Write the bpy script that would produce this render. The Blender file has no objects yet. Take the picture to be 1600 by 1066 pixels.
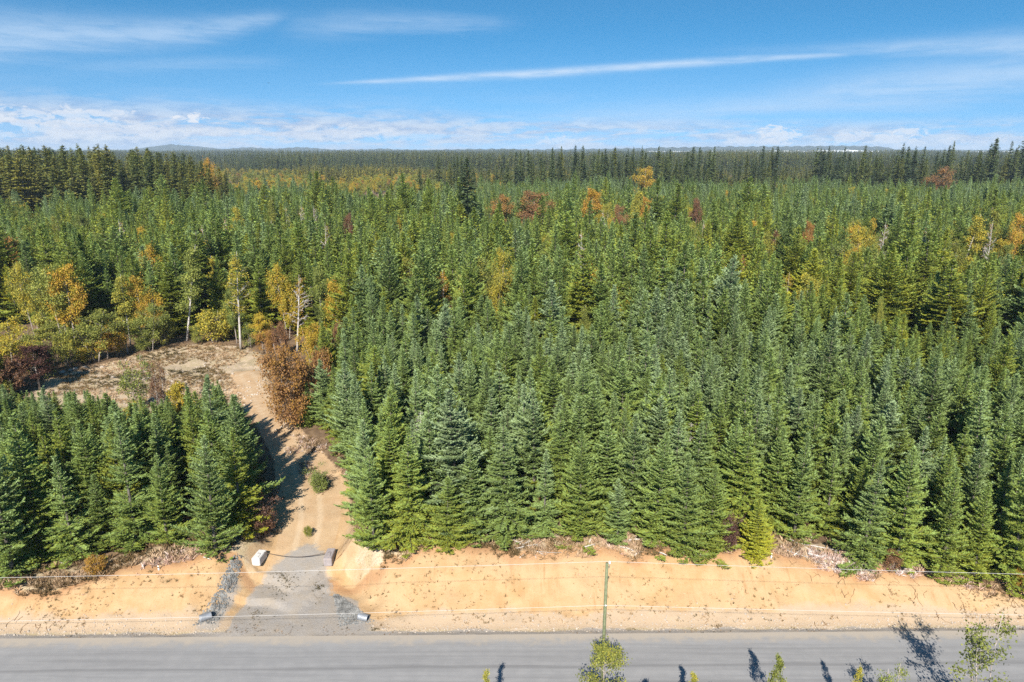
import bpy, math, random
import numpy as np
from mathutils import Vector

R = math.radians
rng = np.random.default_rng(7)
random.seed(7)
scn = bpy.context.scene
COL = scn.collection

# ------------------------------------------------------------------ camera
CAM_Z, PITCH, FPX = 35.0, R(15.7), 1067.0
cam_d = bpy.data.cameras.new('camera'); cam = bpy.data.objects.new('camera', cam_d); COL.objects.link(cam)
cam_d.sensor_width = 36.0; cam_d.lens = 36.0 * FPX / 1600.0
cam_d.clip_start = 0.5; cam_d.clip_end = 60000
cam.location = (0, 0, CAM_Z); cam.rotation_euler = (R(90) - PITCH, 0, 0)
scn.camera = cam

# ------------------------------------------------------------------ light
SUN_EL, SUN_AZ = R(38), R(9)          # shadows run away from the camera, 9 degrees to its right
sun_d = bpy.data.lights.new('sun', 'SUN'); sun = bpy.data.objects.new('sun', sun_d); COL.objects.link(sun)
sun_d.energy = 5.0; sun_d.angle = R(0.53); sun_d.color = (1.0, 0.93, 0.82)
sdir = Vector((math.sin(SUN_AZ) * math.cos(SUN_EL), math.cos(SUN_AZ) * math.cos(SUN_EL), -math.sin(SUN_EL)))
sun.rotation_euler = sdir.to_track_quat('-Z', 'Y').to_euler()
scn.view_settings.view_transform = 'Standard'; scn.view_settings.look = 'None'
EXPO = 1.0
scn.view_settings.exposure = EXPO; scn.view_settings.gamma = 1.0
scn.view_settings.use_curve_mapping = False
scn.render.engine = 'CYCLES'
cy = scn.cycles
cy.max_bounces = 4; cy.diffuse_bounces = 2; cy.glossy_bounces = 2; cy.transmission_bounces = 3
cy.volume_bounces = 1; cy.transparent_max_bounces = 8
cy.use_denoising = False; cy.denoiser = 'OPENIMAGEDENOISE'; cy.denoising_input_passes = 'RGB_ALBEDO_NORMAL'; cy.denoising_prefilter = 'ACCURATE'
cy.use_adaptive_sampling = True; cy.adaptive_threshold = 0.01

SP, CP = math.sin(PITCH), math.cos(PITCH)
def unproj(px, py, z):
    """ground point at height z seen at photo pixel (px, py)"""
    u, v = (px - 800) / FPX, (533 - py) / FPX
    d = (u, CP + v * SP, -SP + v * CP)
    t = (z - CAM_Z) / d[2]
    return d[0] * t, d[1] * t
def at_depth(px, py, Y):
    u, v = (px - 800) / FPX, (533 - py) / FPX
    d = (u, CP + v * SP, -SP + v * CP)
    t = Y / d[1]
    return d[0] * t, Y, CAM_Z + d[2] * t
def proj(X, Y, Z):
    dz = Z - CAM_Z
    dep = Y * CP - dz * SP
    up = Y * SP + dz * CP
    return 800 + FPX * X / dep, 533 - FPX * up / dep, dep
def sky_uv(px, py):
    u, v = (px - 800) / FPX, (533 - py) / FPX
    y = CP + v * SP
    return u / y, (-SP + v * CP) / y

# ------------------------------------------------------------------ world sky
world = bpy.data.worlds.new('World'); scn.world = world; world.use_nodes = True
NT = world.node_tree; NT.nodes.clear()
class NB:
    """small node-building helper"""
    def __init__(s, nt): s.nt = nt
    def n(s, t, **kw):
        nd = s.nt.nodes.new(t)
        for k, v in kw.items(): setattr(nd, k, v)
        return nd
    def put(s, sock, v):
        if isinstance(v, bpy.types.NodeSocket): s.nt.links.new(v, sock)
        elif v is not None: sock.default_value = v
    def m(s, op, a, b=None, c=None, clamp=False):
        nd = s.n('ShaderNodeMath', operation=op, use_clamp=clamp)
        for i, v in enumerate((a, b, c)): s.put(nd.inputs[i], v)
        return nd.outputs[0]
    def mix(s, f, a, b, blend='MIX'):
        nd = s.n('ShaderNodeMix', data_type='RGBA', blend_type=blend)
        nd.clamp_factor = True
        s.put(nd.inputs[0], f)
        for i, v in ((6, a), (7, b)):
            s.put(nd.inputs[i], v if isinstance(v, bpy.types.NodeSocket) else (*v, 1.0))
        return nd.outputs[2]
    def noise(s, vec, scale, detail=4, rough=0.55, dist=0.0):
        nd = s.n('ShaderNodeTexNoise'); s.put(nd.inputs['Vector'], vec)
        nd.inputs['Scale'].default_value = scale; nd.inputs['Detail'].default_value = detail
        nd.inputs['Roughness'].default_value = rough; nd.inputs['Distortion'].default_value = dist
        return nd.outputs[0]
    def ramp(s, f, stops, interp='LINEAR'):
        nd = s.n('ShaderNodeValToRGB'); cr = nd.color_ramp; cr.interpolation = interp
        while len(cr.elements) < len(stops): cr.elements.new(0.5)
        for e, (p, c) in zip(cr.elements, stops):
            e.position = p; e.color = (*c, 1) if len(c) == 3 else c
        s.put(nd.inputs[0], f)
        return nd.outputs[0]
    def rng(s, v, a, b, c=0.0, d=1.0, smooth=True):
        nd = s.n('ShaderNodeMapRange'); nd.interpolation_type = 'SMOOTHSTEP' if smooth else 'LINEAR'
        for i, q in enumerate((v, a, b, c, d)): s.put(nd.inputs[i], q)
        return nd.outputs[0]
    def curve(s, v, pts):
        nd = s.n('ShaderNodeFloatCurve'); c = nd.mapping.curves[0]
        pts = sorted(pts)
        while len(c.points) < len(pts): c.points.new(0.5, 0.5)
        for p, (x, y) in zip(c.points, pts): p.location = (x, y); p.handle_type = 'AUTO_CLAMPED'
        nd.mapping.use_clip = False
        nd.mapping.update()
        nd.inputs[0].default_value = 1.0
        s.put(nd.inputs[1], v)
        return nd.outputs[0]
    def xyz(s, x, y, z=0.0):
        nd = s.n('ShaderNodeCombineXYZ')
        for i, v in enumerate((x, y, z)): s.put(nd.inputs[i], v)
        return nd.outputs[0]

b = NB(NT)
sky = b.n('ShaderNodeTexSky', sky_type='NISHITA', sun_disc=False)
sky.sun_elevation = SUN_EL; sky.sun_rotation = R(180) + SUN_AZ
sky.altitude = 100; sky.air_density = 1.0; sky.dust_density = 0.0; sky.ozone_density = 3.0
tc = b.n('ShaderNodeTexCoord'); sep = b.n('ShaderNodeSeparateXYZ'); NT.links.new(tc.outputs['Generated'], sep.inputs[0])
dx, dy, dz = sep.outputs
# the clear northern sky of the photograph stays blue down to the horizon: look the sky model up at steeper angles
nv = b.n('ShaderNodeVectorMath', operation='NORMALIZE'); NT.links.new(b.xyz(dx, dy, b.m('MULTIPLY_ADD', dz, 1.7, 0.20)), nv.inputs[0]); NT.links.new(nv.outputs[0], sky.inputs[0])
rad = b.m('SQRT', b.m('ADD', b.m('MULTIPLY', dx, dx), b.m('MULTIPLY', dy, dy)))
az = b.m('ARCTAN2', dx, dy)                       # 0 straight ahead
el = b.m('DIVIDE', dz, b.m('MAXIMUM', rad, 0.02)) # tangent of elevation
# streak coordinate system: azimuth mapped to 0..1 over the view
a01 = b.m('MULTIPLY_ADD', az, 0.5, 0.5)
def azel(px, py):
    u, v = sky_uv(px, py)
    return math.atan(u) * 0.5 + 0.5, v / math.sqrt(1 + u * u)
wisp = b.noise(b.xyz(b.m('MULTIPLY', az, 3.0), b.m('MULTIPLY', el, 40.0), 0.0), 2.2, 6, 0.62, 0.4)
wisp2 = b.noise(b.xyz(b.m('MULTIPLY', az, 1.0), b.m('MULTIPLY', el, 4.0), 3.0), 26.0, 5, 0.6, 0.3)
def streak(pts, wpx, opac, ragged=0.5):
    P = [azel(x, y) for x, y in pts]
    cv = b.curve(a01, [(p[0], p[1]) for p in P])
    W = b.curve(a01, [(p[0], w / FPX * 2.0) for p, w in zip(P, wpx)])
    O = b.curve(a01, [(0.0, 0.0), (max(P[0][0] - 0.02, 0.005), 0.0)] + [(p[0], o) for p, o in zip(P, opac)] + [(P[-1][0] + 0.02, 0.0), (1.0, 0.0)])
    wob = b.m('MULTIPLY', b.m('SUBTRACT', wisp, 0.5), b.m('MULTIPLY', W, ragged))
    d = b.m('DIVIDE', b.m('ADD', b.m('SUBTRACT', el, cv), wob), b.m('MAXIMUM', b.m('MULTIPLY', W, 0.5), 0.0003))
    g = b.m('EXPONENT', b.m('MULTIPLY', b.m('MULTIPLY', d, d), -1.0))
    tex = b.rng(b.m('ADD', b.m('MULTIPLY', wisp, 0.6), b.m('MULTIPLY', wisp2, 0.4)), 0.28, 0.62, 0.35, 1.0)
    return b.m('MULTIPLY', b.m('MULTIPLY', g, O), tex)
S = [
    streak([(-400, 62), (0, 55), (200, 53), (330, 45), (420, 30), (500, 16)], [30, 26, 19, 14, 10, 7], [.62, .66, .60, .58, .42, 0.0], .45),
    streak([(380, 42), (480, 40), (640, 34), (760, 36), (860, 38)], [16, 16, 12, 10, 8], [0, .22, .36, .24, 0], .8),
    streak([(510, 131), (620, 126), (800, 117), (1100, 97), (1300, 86), (1420, 80)], [2, 3.4, 5.2, 5, 3.6, 2.5], [.15, .8, .98, .85, .5, 0], .25),
    streak([(980, 79), (1200, 80), (1330, 77), (1450, 74), (1600, 70), (1900, 62)], [5, 7, 8, 11, 15, 18], [0, .14, .35, .55, .6, .5], .55),
    streak([(980, 192), (1100, 178), (1250, 155), (1400, 134), (1600, 112), (1900, 80)], [16, 18, 22, 24, 20, 24], [0, .2, .4, .58, .6, .55], .7),
    streak([(800, 200), (950, 186), (1100, 174), (1300, 153), (1450, 138), (1620, 126)], [22, 22, 18, 14, 12, 12], [.1, .3, .42, .5, .34, .3], .7),
    streak([(0, 110), (120, 106), (260, 100), (400, 97), (500, 98)], [8, 8, 9, 8, 8], [0, .14, .22, .14, 0], .6),
]
cir = S[0]
for q in S[1:]: cir = b.m('MAXIMUM', cir, q)
# low bank of stratocumulus just above the horizon, all the way round
lowv = b.xyz(b.m('MULTIPLY', az, 5.0), b.m('MULTIPLY', el, 46.0), 1.7)
low1 = b.noise(lowv, 1.5, 7, 0.60, 0.35)
low2 = b.noise(b.xyz(b.m('MULTIPLY', az, 16.0), b.m('MULTIPLY', el, 70.0), 5.1), 1.6, 6, 0.6, 0.3)
topn = b.noise(b.xyz(az, 0.0, 8.0), 3.4, 4, 0.6)
leftmore = b.rng(az, 0.35, -0.5, 0.0, 1.0)
top = b.m('MULTIPLY_ADD', topn, 0.030, b.m('MULTIPLY_ADD', leftmore, 0.030, 0.030))
fade = b.rng(el, top, b.m('MULTIPLY', top, 0.40), 0.0, 1.0)
thin = b.rng(el, 0.115, 0.0, 0.0, 1.0)
dens = b.m('ADD', b.m('MULTIPLY', low1, 0.62), b.m('MULTIPLY', low2, 0.38))
lowm = b.m('MULTIPLY', fade, b.rng(dens, 0.40, 0.54, 0.05, 1.0), clamp=True)
lowm = b.m('MULTIPLY', lowm, b.m('MULTIPLY_ADD', leftmore, 0.12, 0.72))
veil = b.m('MULTIPLY', b.rng(b.noise(b.xyz(b.m('MULTIPLY', az, 2.6), b.m('MULTIPLY', el, 26.0), 2.0), 1.8, 6, 0.62, 0.5), 0.42, 0.72), b.m('MULTIPLY', thin, 0.42))
# bright cumulus heads
puffn = b.noise(b.xyz(b.m('MULTIPLY', az, 40.0), b.m('MULTIPLY', el, 80.0), 4.4), 1.3, 6, 0.62, 0.6)
def puff(px, py, wx, wy, o):
    A, E = azel(px, py)
    ddx = b.m('DIVIDE', b.m('SUBTRACT', a01, A), wx / FPX * 0.5)
    ddy = b.m('DIVIDE', b.m('SUBTRACT', el, E), wy / FPX)
    r2 = b.m('ADD', b.m('MULTIPLY', ddx, ddx), b.m('MULTIPLY', ddy, ddy))
    v = b.m('SUBTRACT', b.m('MULTIPLY_ADD', puffn, 5.0, -1.75), r2)
    return b.m('MULTIPLY', b.rng(v, 0.0, 0.55), o)
pf = puff(293, 185, 26, 8, .95)
for a in ((40, 182, 130, 17, .62), (150, 205, 140, 16, .5), (520, 208, 120, 13, .45), (1216, 212, 34, 17, .75), (1330, 216, 40, 10, .6), (1410, 215, 46, 13, .62), (1180, 222, 60, 9, .5), (1520, 221, 50, 8, .45),
          (880, 222, 44, 10, .5), (650, 212, 90, 10, .32), (380, 212, 130, 14, .30)):
    pf = b.m('MAXIMUM', pf, puff(*a))
above = b.rng(el, -0.004, 0.004)
skyc = b.mix(1.0, sky.outputs[0], (0.42, 1.06, 1.20), 'MULTIPLY')
hz = b.rng(el, 0.16, 0.0, 0.0, 1.0)
SB = 1.0 / (0.075 * 2 ** EXPO)
skyc = b.mix(b.m('MULTIPLY', hz, 0.34), skyc, tuple(c * SB for c in (.46, .63, .86)))
col = b.mix(cir, skyc, tuple(c * SB for c in (.60, .77, .98)))
col = b.mix(veil, col, tuple(c * SB for c in (.50, .67, .92)))
col = b.mix(lowm, col, b.mix(b.rng(low2, .35, .65), tuple(c * SB for c in (.40, .50, .72)), tuple(c * SB for c in (.72, .77, .86))))
col = b.mix(pf, col, tuple(c * SB for c in (.84, .88, .95)))
bg = b.n('ShaderNodeBackground'); NT.links.new(col, bg.inputs[0]); bg.inputs[1].default_value = 0.075
wo = b.n('ShaderNodeOutputWorld'); NT.links.new(bg.outputs[0], wo.inputs[0])

# ------------------------------------------------------------------ helpers
def tag(o, label=None, cat=None, group=None, kind=None):
    if label: o['label'] = label
    if cat: o['category'] = cat
    if group: o['group'] = group
    if kind: o['kind'] = kind
    return o
def link(name, data, parent=None, loc=None):
    o = bpy.data.objects.new(name, data); COL.objects.link(o)
    if parent is not None: o.parent = parent
    if loc is not None: o.location = loc
    return o
def mesh_np(name, V, F, mats=(), attrs=None, smooth=False, mat_idx=None):
    """V (n,3); F (m,k) one polygon size"""
    V = np.asarray(V, np.float32); F = np.asarray(F, np.int32)
    me = bpy.data.meshes.new(name)
    me.vertices.add(len(V)); me.vertices.foreach_set('co', V.ravel())
    k = F.shape[1]
    me.loops.add(F.size); me.loops.foreach_set('vertex_index', F.ravel())
    me.polygons.add(len(F)); me.polygons.foreach_set('loop_start', np.arange(0, F.size, k, dtype=np.int32))
    for m in mats: me.materials.append(m)
    if mat_idx is not None: me.polygons.foreach_set('material_index', np.asarray(mat_idx, np.int32))
    me.polygons.foreach_set('use_smooth', np.full(len(F), smooth))
    me.update(calc_edges=True)
    for nm, a in (attrs or {}).items():
        at = me.attributes.new(nm, 'FLOAT', 'POINT'); at.data.foreach_set('value', np.asarray(a, np.float32))
    return me
def mesh_py(name, V, F, mats=(), smooth=False):
    me = bpy.data.meshes.new(name); me.from_pydata([tuple(v) for v in V], [], F)
    for m in mats: me.materials.append(m)
    for p in me.polygons: p.use_smooth = smooth
    me.update(); return me
class Tubes:
    def __init__(s): s.V = []; s.F = []
    def add(s, pts, rad, n=6, cap=True):
        pts = [Vector(p) for p in pts]; base = len(s.V)
        for i, p in enumerate(pts):
            d = (pts[min(i + 1, len(pts) - 1)] - pts[max(i - 1, 0)]).normalized()
            a = d.cross(Vector((0, 0, 1)))
            if a.length < 0.05: a = d.cross(Vector((1, 0, 0)))
            a.normalize(); c = d.cross(a)
            r = rad[i] if hasattr(rad, '__len__') else rad
            for k in range(n):
                t = 2 * math.pi * k / n
                s.V.append(p + (a * math.cos(t) + c * math.sin(t)) * r)
        for i in range(len(pts) - 1):
            for k in range(n):
                s.F.append((base + i * n + k, base + i * n + (k + 1) % n, base + (i + 1) * n + (k + 1) % n, base + (i + 1) * n + k))
        if cap:
            s.F.append(tuple(base + k for k in range(n))[::-1])
            s.F.append(tuple(base + (len(pts) - 1) * n + k for k in range(n)))
    def mesh(s, name, mat, smooth=True): return mesh_py(name, s.V, s.F, [mat], smooth)
def unit(a): return a / np.maximum(np.linalg.norm(a, axis=1, keepdims=True), 1e-9)
def kites(P, D, L, W, S, wide=0.42):
    n = len(P); L = np.broadcast_to(L, (n,))[:, None]; W = np.broadcast_to(W, (n,))[:, None]
    mid = P + D * L * wide
    V = np.stack([P, mid + S * W * .5, P + D * L, mid - S * W * .5], 1).reshape(-1, 3)
    return V, np.arange(n * 4).reshape(n, 4)
def vnoise(x, y, seed=0):
    """cheap smooth value noise"""
    xi, yi = np.floor(x).astype(np.int64), np.floor(y).astype(np.int64)
    fx, fy = x - xi, y - yi
    fx = fx * fx * (3 - 2 * fx); fy = fy * fy * (3 - 2 * fy)
    def h(i, j):
        n = (i * 374761393 + j * 668265263 + seed * 974711) & 0x7fffffff
        n = ((n ^ (n >> 13)) * 1274126177) & 0x7fffffff
        return ((n ^ (n >> 16)) & 0xffff) / 65535.0
    return (h(xi, yi) * (1 - fx) + h(xi + 1, yi) * fx) * (1 - fy) + (h(xi, yi + 1) * (1 - fx) + h(xi + 1, yi + 1) * fx) * fy
def fbm(x, y, seed=0, oct=4):
    s, a, t = 0, 1.0, 0
    for o in range(oct):
        s = s + a * vnoise(x * 2 ** o, y * 2 ** o, seed + o * 17); t += a; a *= .5
    return s / t

# ------------------------------------------------------------------ materials
def new_mat(name):
    m = bpy.data.materials.new(name); m.use_nodes = True; m.node_tree.nodes.clear()
    B = NB(m.node_tree); out = B.n('ShaderNodeOutputMaterial')
    return m, B, out
def attr(B, name, typ='GEOMETRY'):
    a = B.n('ShaderNodeAttribute', attribute_name=name); a.attribute_type = typ
    return a
def principled(B, out, col, rough=0.8, spec=0.3, bump=None, bstr=0.3, metal=0.0, bdist=0.02):
    p = B.n('ShaderNodeBsdfPrincipled')
    B.put(p.inputs['Base Color'], col if isinstance(col, bpy.types.NodeSocket) else (*col, 1))
    B.put(p.inputs['Roughness'], rough); p.inputs['Specular IOR Level'].default_value = spec
    p.inputs['Metallic'].default_value = metal
    if bump is not None:
        bn = B.n('ShaderNodeBump'); bn.inputs['Strength'].default_value = bstr; bn.inputs['Distance'].default_value = bdist
        B.put(bn.inputs['Height'], bump); B.nt.links.new(bn.outputs[0], p.inputs['Normal'])
    B.nt.links.new(p.outputs[0], out.inputs[0]); return p
def foliage_mat(name, stops, trans=0.25, top=None, vary=0.5):
    """needle / leaf colour: per-piece random, per-tree random and 'tint' shift along the palette"""
    m, B, out = new_mat(name)
    rnd = attr(B, 'rnd').outputs['Fac']; hz_ = attr(B, 'hz').outputs['Fac']
    tint = attr(B, 'tint', 'INSTANCER').outputs['Fac']
    oi = B.n('ShaderNodeObjectInfo')
    f = B.m('ADD', B.m('MULTIPLY', B.m('SUBTRACT', rnd, 0.5), 0.34), tint)
    f = B.m('ADD', f, B.m('MULTIPLY', B.m('SUBTRACT', oi.outputs['Random'], 0.5), 0.32))
    if top: f = B.m('ADD', f, B.m('MULTIPLY', B.m('SUBTRACT', hz_, 0.5), top))
    c = B.ramp(f, stops)
    r2 = B.m('FRACT', B.m('MULTIPLY', oi.outputs['Random'], 37.7))
    val = B.m('MULTIPLY', B.m('MULTIPLY_ADD', r2, 0.32, 0.94), B.m('MULTIPLY_ADD', rnd, vary, 1.0 - vary * .5))
    hs = B.n('ShaderNodeHueSaturation'); B.nt.links.new(c, hs.inputs['Color']); B.put(hs.inputs['Value'], val)
    p = B.n('ShaderNodeBsdfPrincipled'); p.inputs['Roughness'].default_value = 0.55; p.inputs['Specular IOR Level'].default_value = 0.16
    B.nt.links.new(hs.outputs[0], p.inputs['Base Color'])
    t = B.n('ShaderNodeBsdfTranslucent'); B.nt.links.new(hs.outputs[0], t.inputs[0])
    mx = B.n('ShaderNodeMixShader'); mx.inputs[0].default_value = trans
    B.nt.links.new(p.outputs[0], mx.inputs[1]); B.nt.links.new(t.outputs[0], mx.inputs[2])
    B.nt.links.new(mx.outputs[0], out.inputs[0]); return m
# palette runs from yellow-green (0) over mid green to blue-green (1)
M_fir = foliage_mat('fir_needles', [(0.0, (.36, .345, .030)), (.28, (.238, .275, .044)), (.55, (.186, .256, .062)), (.8, (.200, .274, .104)), (1.0, (.232, .305, .158))], 0.28, top=0.36)
M_oldfir = foliage_mat('old_fir_needles', [(0.0, (.24, .225, .045)), (.4, (.135, .160, .045)), (.75, (.085, .118, .050)), (1.0, (.072, .102, .058))], 0.15, top=0.0)
# broadleaf palette: olive, yellow-green, gold, orange, rust, brown
M_leaf = foliage_mat('broad_leaves', [(0.0, (.150, .185, .048)), (.2, (.25, .26, .055)), (.4, (.38, .30, .035)), (.55, (.42, .235, .04)), (.72, (.27, .145, .06)), (.88, (.17, .095, .055)), (1.0, (.10, .05, .04))], 0.3, vary=.6)
M_brush = foliage_mat('dry_brush', [(0.0, (.15, .155, .045)), (.22, (.20, .155, .06)), (.45, (.24, .15, .075)), (.65, (.34, .25, .16)), (.82, (.21, .13, .10)), (1.0, (.33, .30, .28))], 0.15, vary=.8)

def bark_mat(name, c1, c2, scale=9.0, patches=None):
    m, B, out = new_mat(name)
    t = B.n('ShaderNodeTexCoord'); mp = B.n('ShaderNodeMapping'); mp.inputs['Scale'].default_value = (1, 1, .25)
    B.nt.links.new(t.outputs['Object'], mp.inputs[0])
    f = B.noise(mp.outputs[0], scale, 5, .65)
    c = B.mix(B.rng(f, .35, .65), c1, c2)
    if patches: c = B.mix(B.rng(B.noise(t.outputs['Object'], 3.2, 4, .6), .58, .66), c, patches)
    principled(B, out, c, .9, .2, f, .6); return m
M_bark = bark_mat('fir_bark', (.085, .075, .062), (.15, .135, .115))
M_birch = bark_mat('pale_bark', (.48, .455, .43), (.37, .34, .32), 6.0, (.16, .12, .10))
M_greybark = bark_mat('grey_bark', (.26, .22, .19), (.38, .34, .31), 7.0)
M_dead = bark_mat('weathered_wood', (.34, .315, .295), (.50, .47, .44), 12.0)
M_root = bark_mat('root_bark', (.10, .055, .03), (.20, .12, .06))

def ground_mat(name):
    m, B, out = new_mat(name)
    geo = B.n('ShaderNodeNewGeometry'); P = geo.outputs['Position']
    n_big = B.noise(P, .12, 5, .6); n_mid = B.noise(P, .9, 6, .62); n_fine = B.noise(P, 9.0, 5, .7); n_grit = B.noise(P, 34.0, 3, .7)
    strm = B.n('ShaderNodeMapping'); strm.inputs['Scale'].default_value = (1.0, .10, .10); B.nt.links.new(P, strm.inputs[0])
    rill = B.noise(strm.outputs[0], 2.4, 5, .7)
    j = B.m('ADD', B.m('MULTIPLY', B.m('SUBTRACT', n_mid, .5), .75), B.m('MULTIPLY', B.m('SUBTRACT', n_fine, .5), .5))
    def wgt(nm, lo=.35, hi=.65): return B.rng(B.m('ADD', attr(B, nm).outputs['Fac'], j), lo, hi)
    # subsoil of the cut: orange sand, paler and stonier low down, redder under the turf
    soil = B.mix(B.rng(n_mid, .3, .7), (0.350, 0.218, 0.105), (0.406, 0.275, 0.150))
    soil = B.mix(B.m('MULTIPLY', B.rng(n_big, .4, .65), .5), soil, (0.392, 0.287, 0.175))
    soil = B.mix(B.m('MULTIPLY', B.m('MULTIPLY', B.rng(rill, .5, .72), B.rng(B.noise(P, .35, 3, .6), .40, .62)), .75), soil, (0.294, 0.164, 0.073))
    soil = B.mix(B.m('MULTIPLY', wgt('redsoil', .45, .95), .55), soil, (0.294, 0.147, 0.073))
    soil = B.mix(B.m('MULTIPLY', wgt('stony'), B.rng(n_grit, .3, .55, .45, 1.0)), soil, (0.350, 0.269, 0.189))
    soil = B.mix(B.m('MULTIPLY', B.rng(n_fine, .58, .68), .65), soil, (0.252, 0.133, 0.059))
    dirt = B.mix(B.rng(n_mid, .3, .7), (0.462, 0.329, 0.203), (0.392, 0.259, 0.147))
    dirt = B.mix(B.m('MULTIPLY', B.rng(n_big, .42, .6), .5), dirt, (.34, .25, .15))
    dirt = B.mix(B.m('MULTIPLY', B.rng(n_fine, .52, .68), .6), dirt, (0.280, 0.182, 0.101))
    dirt = B.mix(B.m('MULTIPLY', B.rng(B.m('ADD', attr(B, 'rut').outputs['Fac'], B.m('MULTIPLY', j, .6)), .25, .9), .42), dirt, (.50, .40, .28))
    floor = B.mix(B.rng(n_mid, .35, .65), (.10, .065, .04), (.19, .13, .08))
    floor = B.mix(B.rng(n_fine, .55, .75), floor, (.24, .17, .11))
    scrub = B.mix(B.rng(n_mid, .35, .62), (0.44, 0.345, 0.25), (0.36, 0.29, 0.18))
    scrub = B.mix(B.m('MULTIPLY', B.rng(n_fine, .5, .66), .8), scrub, (0.154, 0.105, 0.066))
    grav = B.mix(B.rng(n_grit, .3, .7), (0.196, 0.178, 0.161), (0.322, 0.297, 0.273))
    grav = B.mix(B.m('MULTIPLY', B.rng(n_mid, .35, .7), .55), grav, (0.280, 0.231, 0.175))
    far = B.mix(B.rng(B.noise(P, .02, 6, .65), .35, .65), (.020, .034, .018), (.045, .060, .025))
    c = B.mix(wgt('scrub'), floor, scrub)
    c = B.mix(wgt('dirt'), c, dirt)
    c = B.mix(wgt('soil'), c, soil)
    c = B.mix(wgt('gravel'), c, grav)
    c = B.mix(attr(B, 'far').outputs['Fac'], c, far)
    h = B.m('ADD', B.m('MULTIPLY', n_mid, .5), B.m('ADD', B.m('MULTIPLY', n_fine, .35), B.m('MULTIPLY', n_grit, .15)))
    principled(B, out, c, .95, .12, h, .75, bdist=.16); return m
M_ground = ground_mat('earth')

def road_mat():
    m, B, out = new_mat('chipseal')
    geo = B.n('ShaderNodeNewGeometry'); P = geo.outputs['Position']
    s = attr(B, 'across').outputs['Fac']           # metres in from the far edge
    grit = B.noise(P, 42.0, 3, .75); mid = B.noise(P, 1.1, 5, .6)
    mp = B.n('ShaderNodeMapping'); mp.inputs['Scale'].default_value = (.035, 1.0, 1.0); B.nt.links.new(P, mp.inputs[0])
    strk = B.noise(mp.outputs[0], 2.6, 5, .65)
    c = B.mix(B.rng(grit, .25, .75), (0.170, 0.168, 0.169), (0.271, 0.269, 0.271))
    c = B.mix(B.m('MULTIPLY', B.rng(mid, .35, .7), .35), c, (0.287, 0.280, 0.276))
    c = B.mix(B.m('MULTIPLY', B.rng(strk, .42, .68), .5), c, (0.164, 0.162, 0.164))
    def track(c0, w, o):
        d = B.m('DIVIDE', B.m('SUBTRACT', B.m('ADD', s, B.m('MULTIPLY', B.m('SUBTRACT', strk, .5), .8)), c0), w)
        return B.m('MULTIPLY', B.m('EXPONENT', B.m('MULTIPLY', B.m('MULTIPLY', d, d), -1)), o)
    for c0, w, o in ((1.75, .22, .22), (3.32, .16, .62), (2.55, .35, .16), (5.1, .4, .4), (6.7, .4, .4)):
        c = B.mix(track(c0, w, o), c, (0.133, 0.131, 0.133))
    # dust and loose grit carried onto the edge
    e = B.rng(B.m('ADD', s, B.m('MULTIPLY', B.m('SUBTRACT', mid, .5), 2.2)), 1.25, .15)
    c = B.mix(B.m('MULTIPLY', e, .92), c, (0.322, 0.280, 0.231))
    principled(B, out, c, .88, .25, grit, .5, bdist=.01); return m
M_road = road_mat()

def plain(name, col, rough=.7, spec=.3, metal=0.0, vary=.25, scale=6.0, dirt=None):
    m, B, out = new_mat(name)
    t = B.n('ShaderNodeTexCoord'); f = B.noise(t.outputs['Object'], scale, 5, .65)
    c = B.mix(B.rng(f, .3, .7), tuple(x * (1 - vary) for x in col), tuple(min(1, x * (1 + vary)) for x in col))
    if dirt: c = B.mix(B.rng(B.noise(t.outputs['Object'], 2.3, 5, .7), .52, .68, 0, .7), c, dirt)
    principled(B, out, c, rough, spec, f, .25, metal); return m
M_conc = plain('concrete', (.52, .51, .50), .9, .2, vary=.12, scale=5, dirt=(.45, .40, .35))
M_conc2 = plain('pinkish_concrete', (.27, .24, .24), .9, .2, vary=.15, scale=5, dirt=(.30, .25, .22))
M_chain = plain('rusty_steel', (.09, .07, .06), .6, .4, .6)
M_galv = plain('galvanised_steel', (.27, .285, .31), .55, .5, .5, vary=.15, scale=3)
M_pole = bark_mat('treated_pole', (.105, .125, .065), (.175, .19, .115), 14.0)
M_white = plain('white_ceramic', (.72, .72, .70), .4, .5, vary=.05)
M_wire = plain('aluminium_wire', (.50, .485, .47), .55, .4, 0.0, vary=.05)
M_stone = plain('grey_rock', (.165, .165, .16), .9, .2, vary=.5, scale=1.2)
M_palestone = plain('pale_rock', (.36, .31, .26), .9, .2, vary=.2)
M_bird = plain('dark_feather', (.03, .03, .035), .8)
M_paintw = plain('white_paint', (.8, .8, .79), .5, .4, vary=.05)
M_glass = plain('dark_glass', (.03, .035, .04), .1, .5, vary=.05)
M_shingle = plain('grey_shingle', (.30, .30, .31), .9, .2, vary=.2)

# ------------------------------------------------------------------ terrain
def yroad(X): return 43.3 + 0.012 * np.clip(X, -60, 60)
HX = np.array([-400, -90, -60, -36, -30, -24, -12, 0, 8, 16, 24, 31, 38, 60, 90, 400.])
HZ = np.array([2.5, 1.2, 1.3, 1.75, 2.35, 3.0, 3.3, 3.45, 3.4, 3.25, 2.85, 2.1, 1.25, .9, .9, 2.5])
DRV = [(470, 1000, 0.0, 4.6), (463, 960, .05, 4.5), (461, 930, .45, 3.7), (464, 895, 1.15, 2.9), (476, 860, 1.7, 2.7), (486, 810, 2.35, 2.9), (484, 765, 2.75, 2.9),
       (468, 715, 2.95, 2.2), (443, 680, 3.0, 1.9), (418, 640, 3.0, 1.9), (402, 612, 3.0, 2.0), (385, 585, 3.0, 1.8)]
DRV_W = np.array([(*unproj(x, y, z), z, w) for x, y, z, w in DRV])
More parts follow.
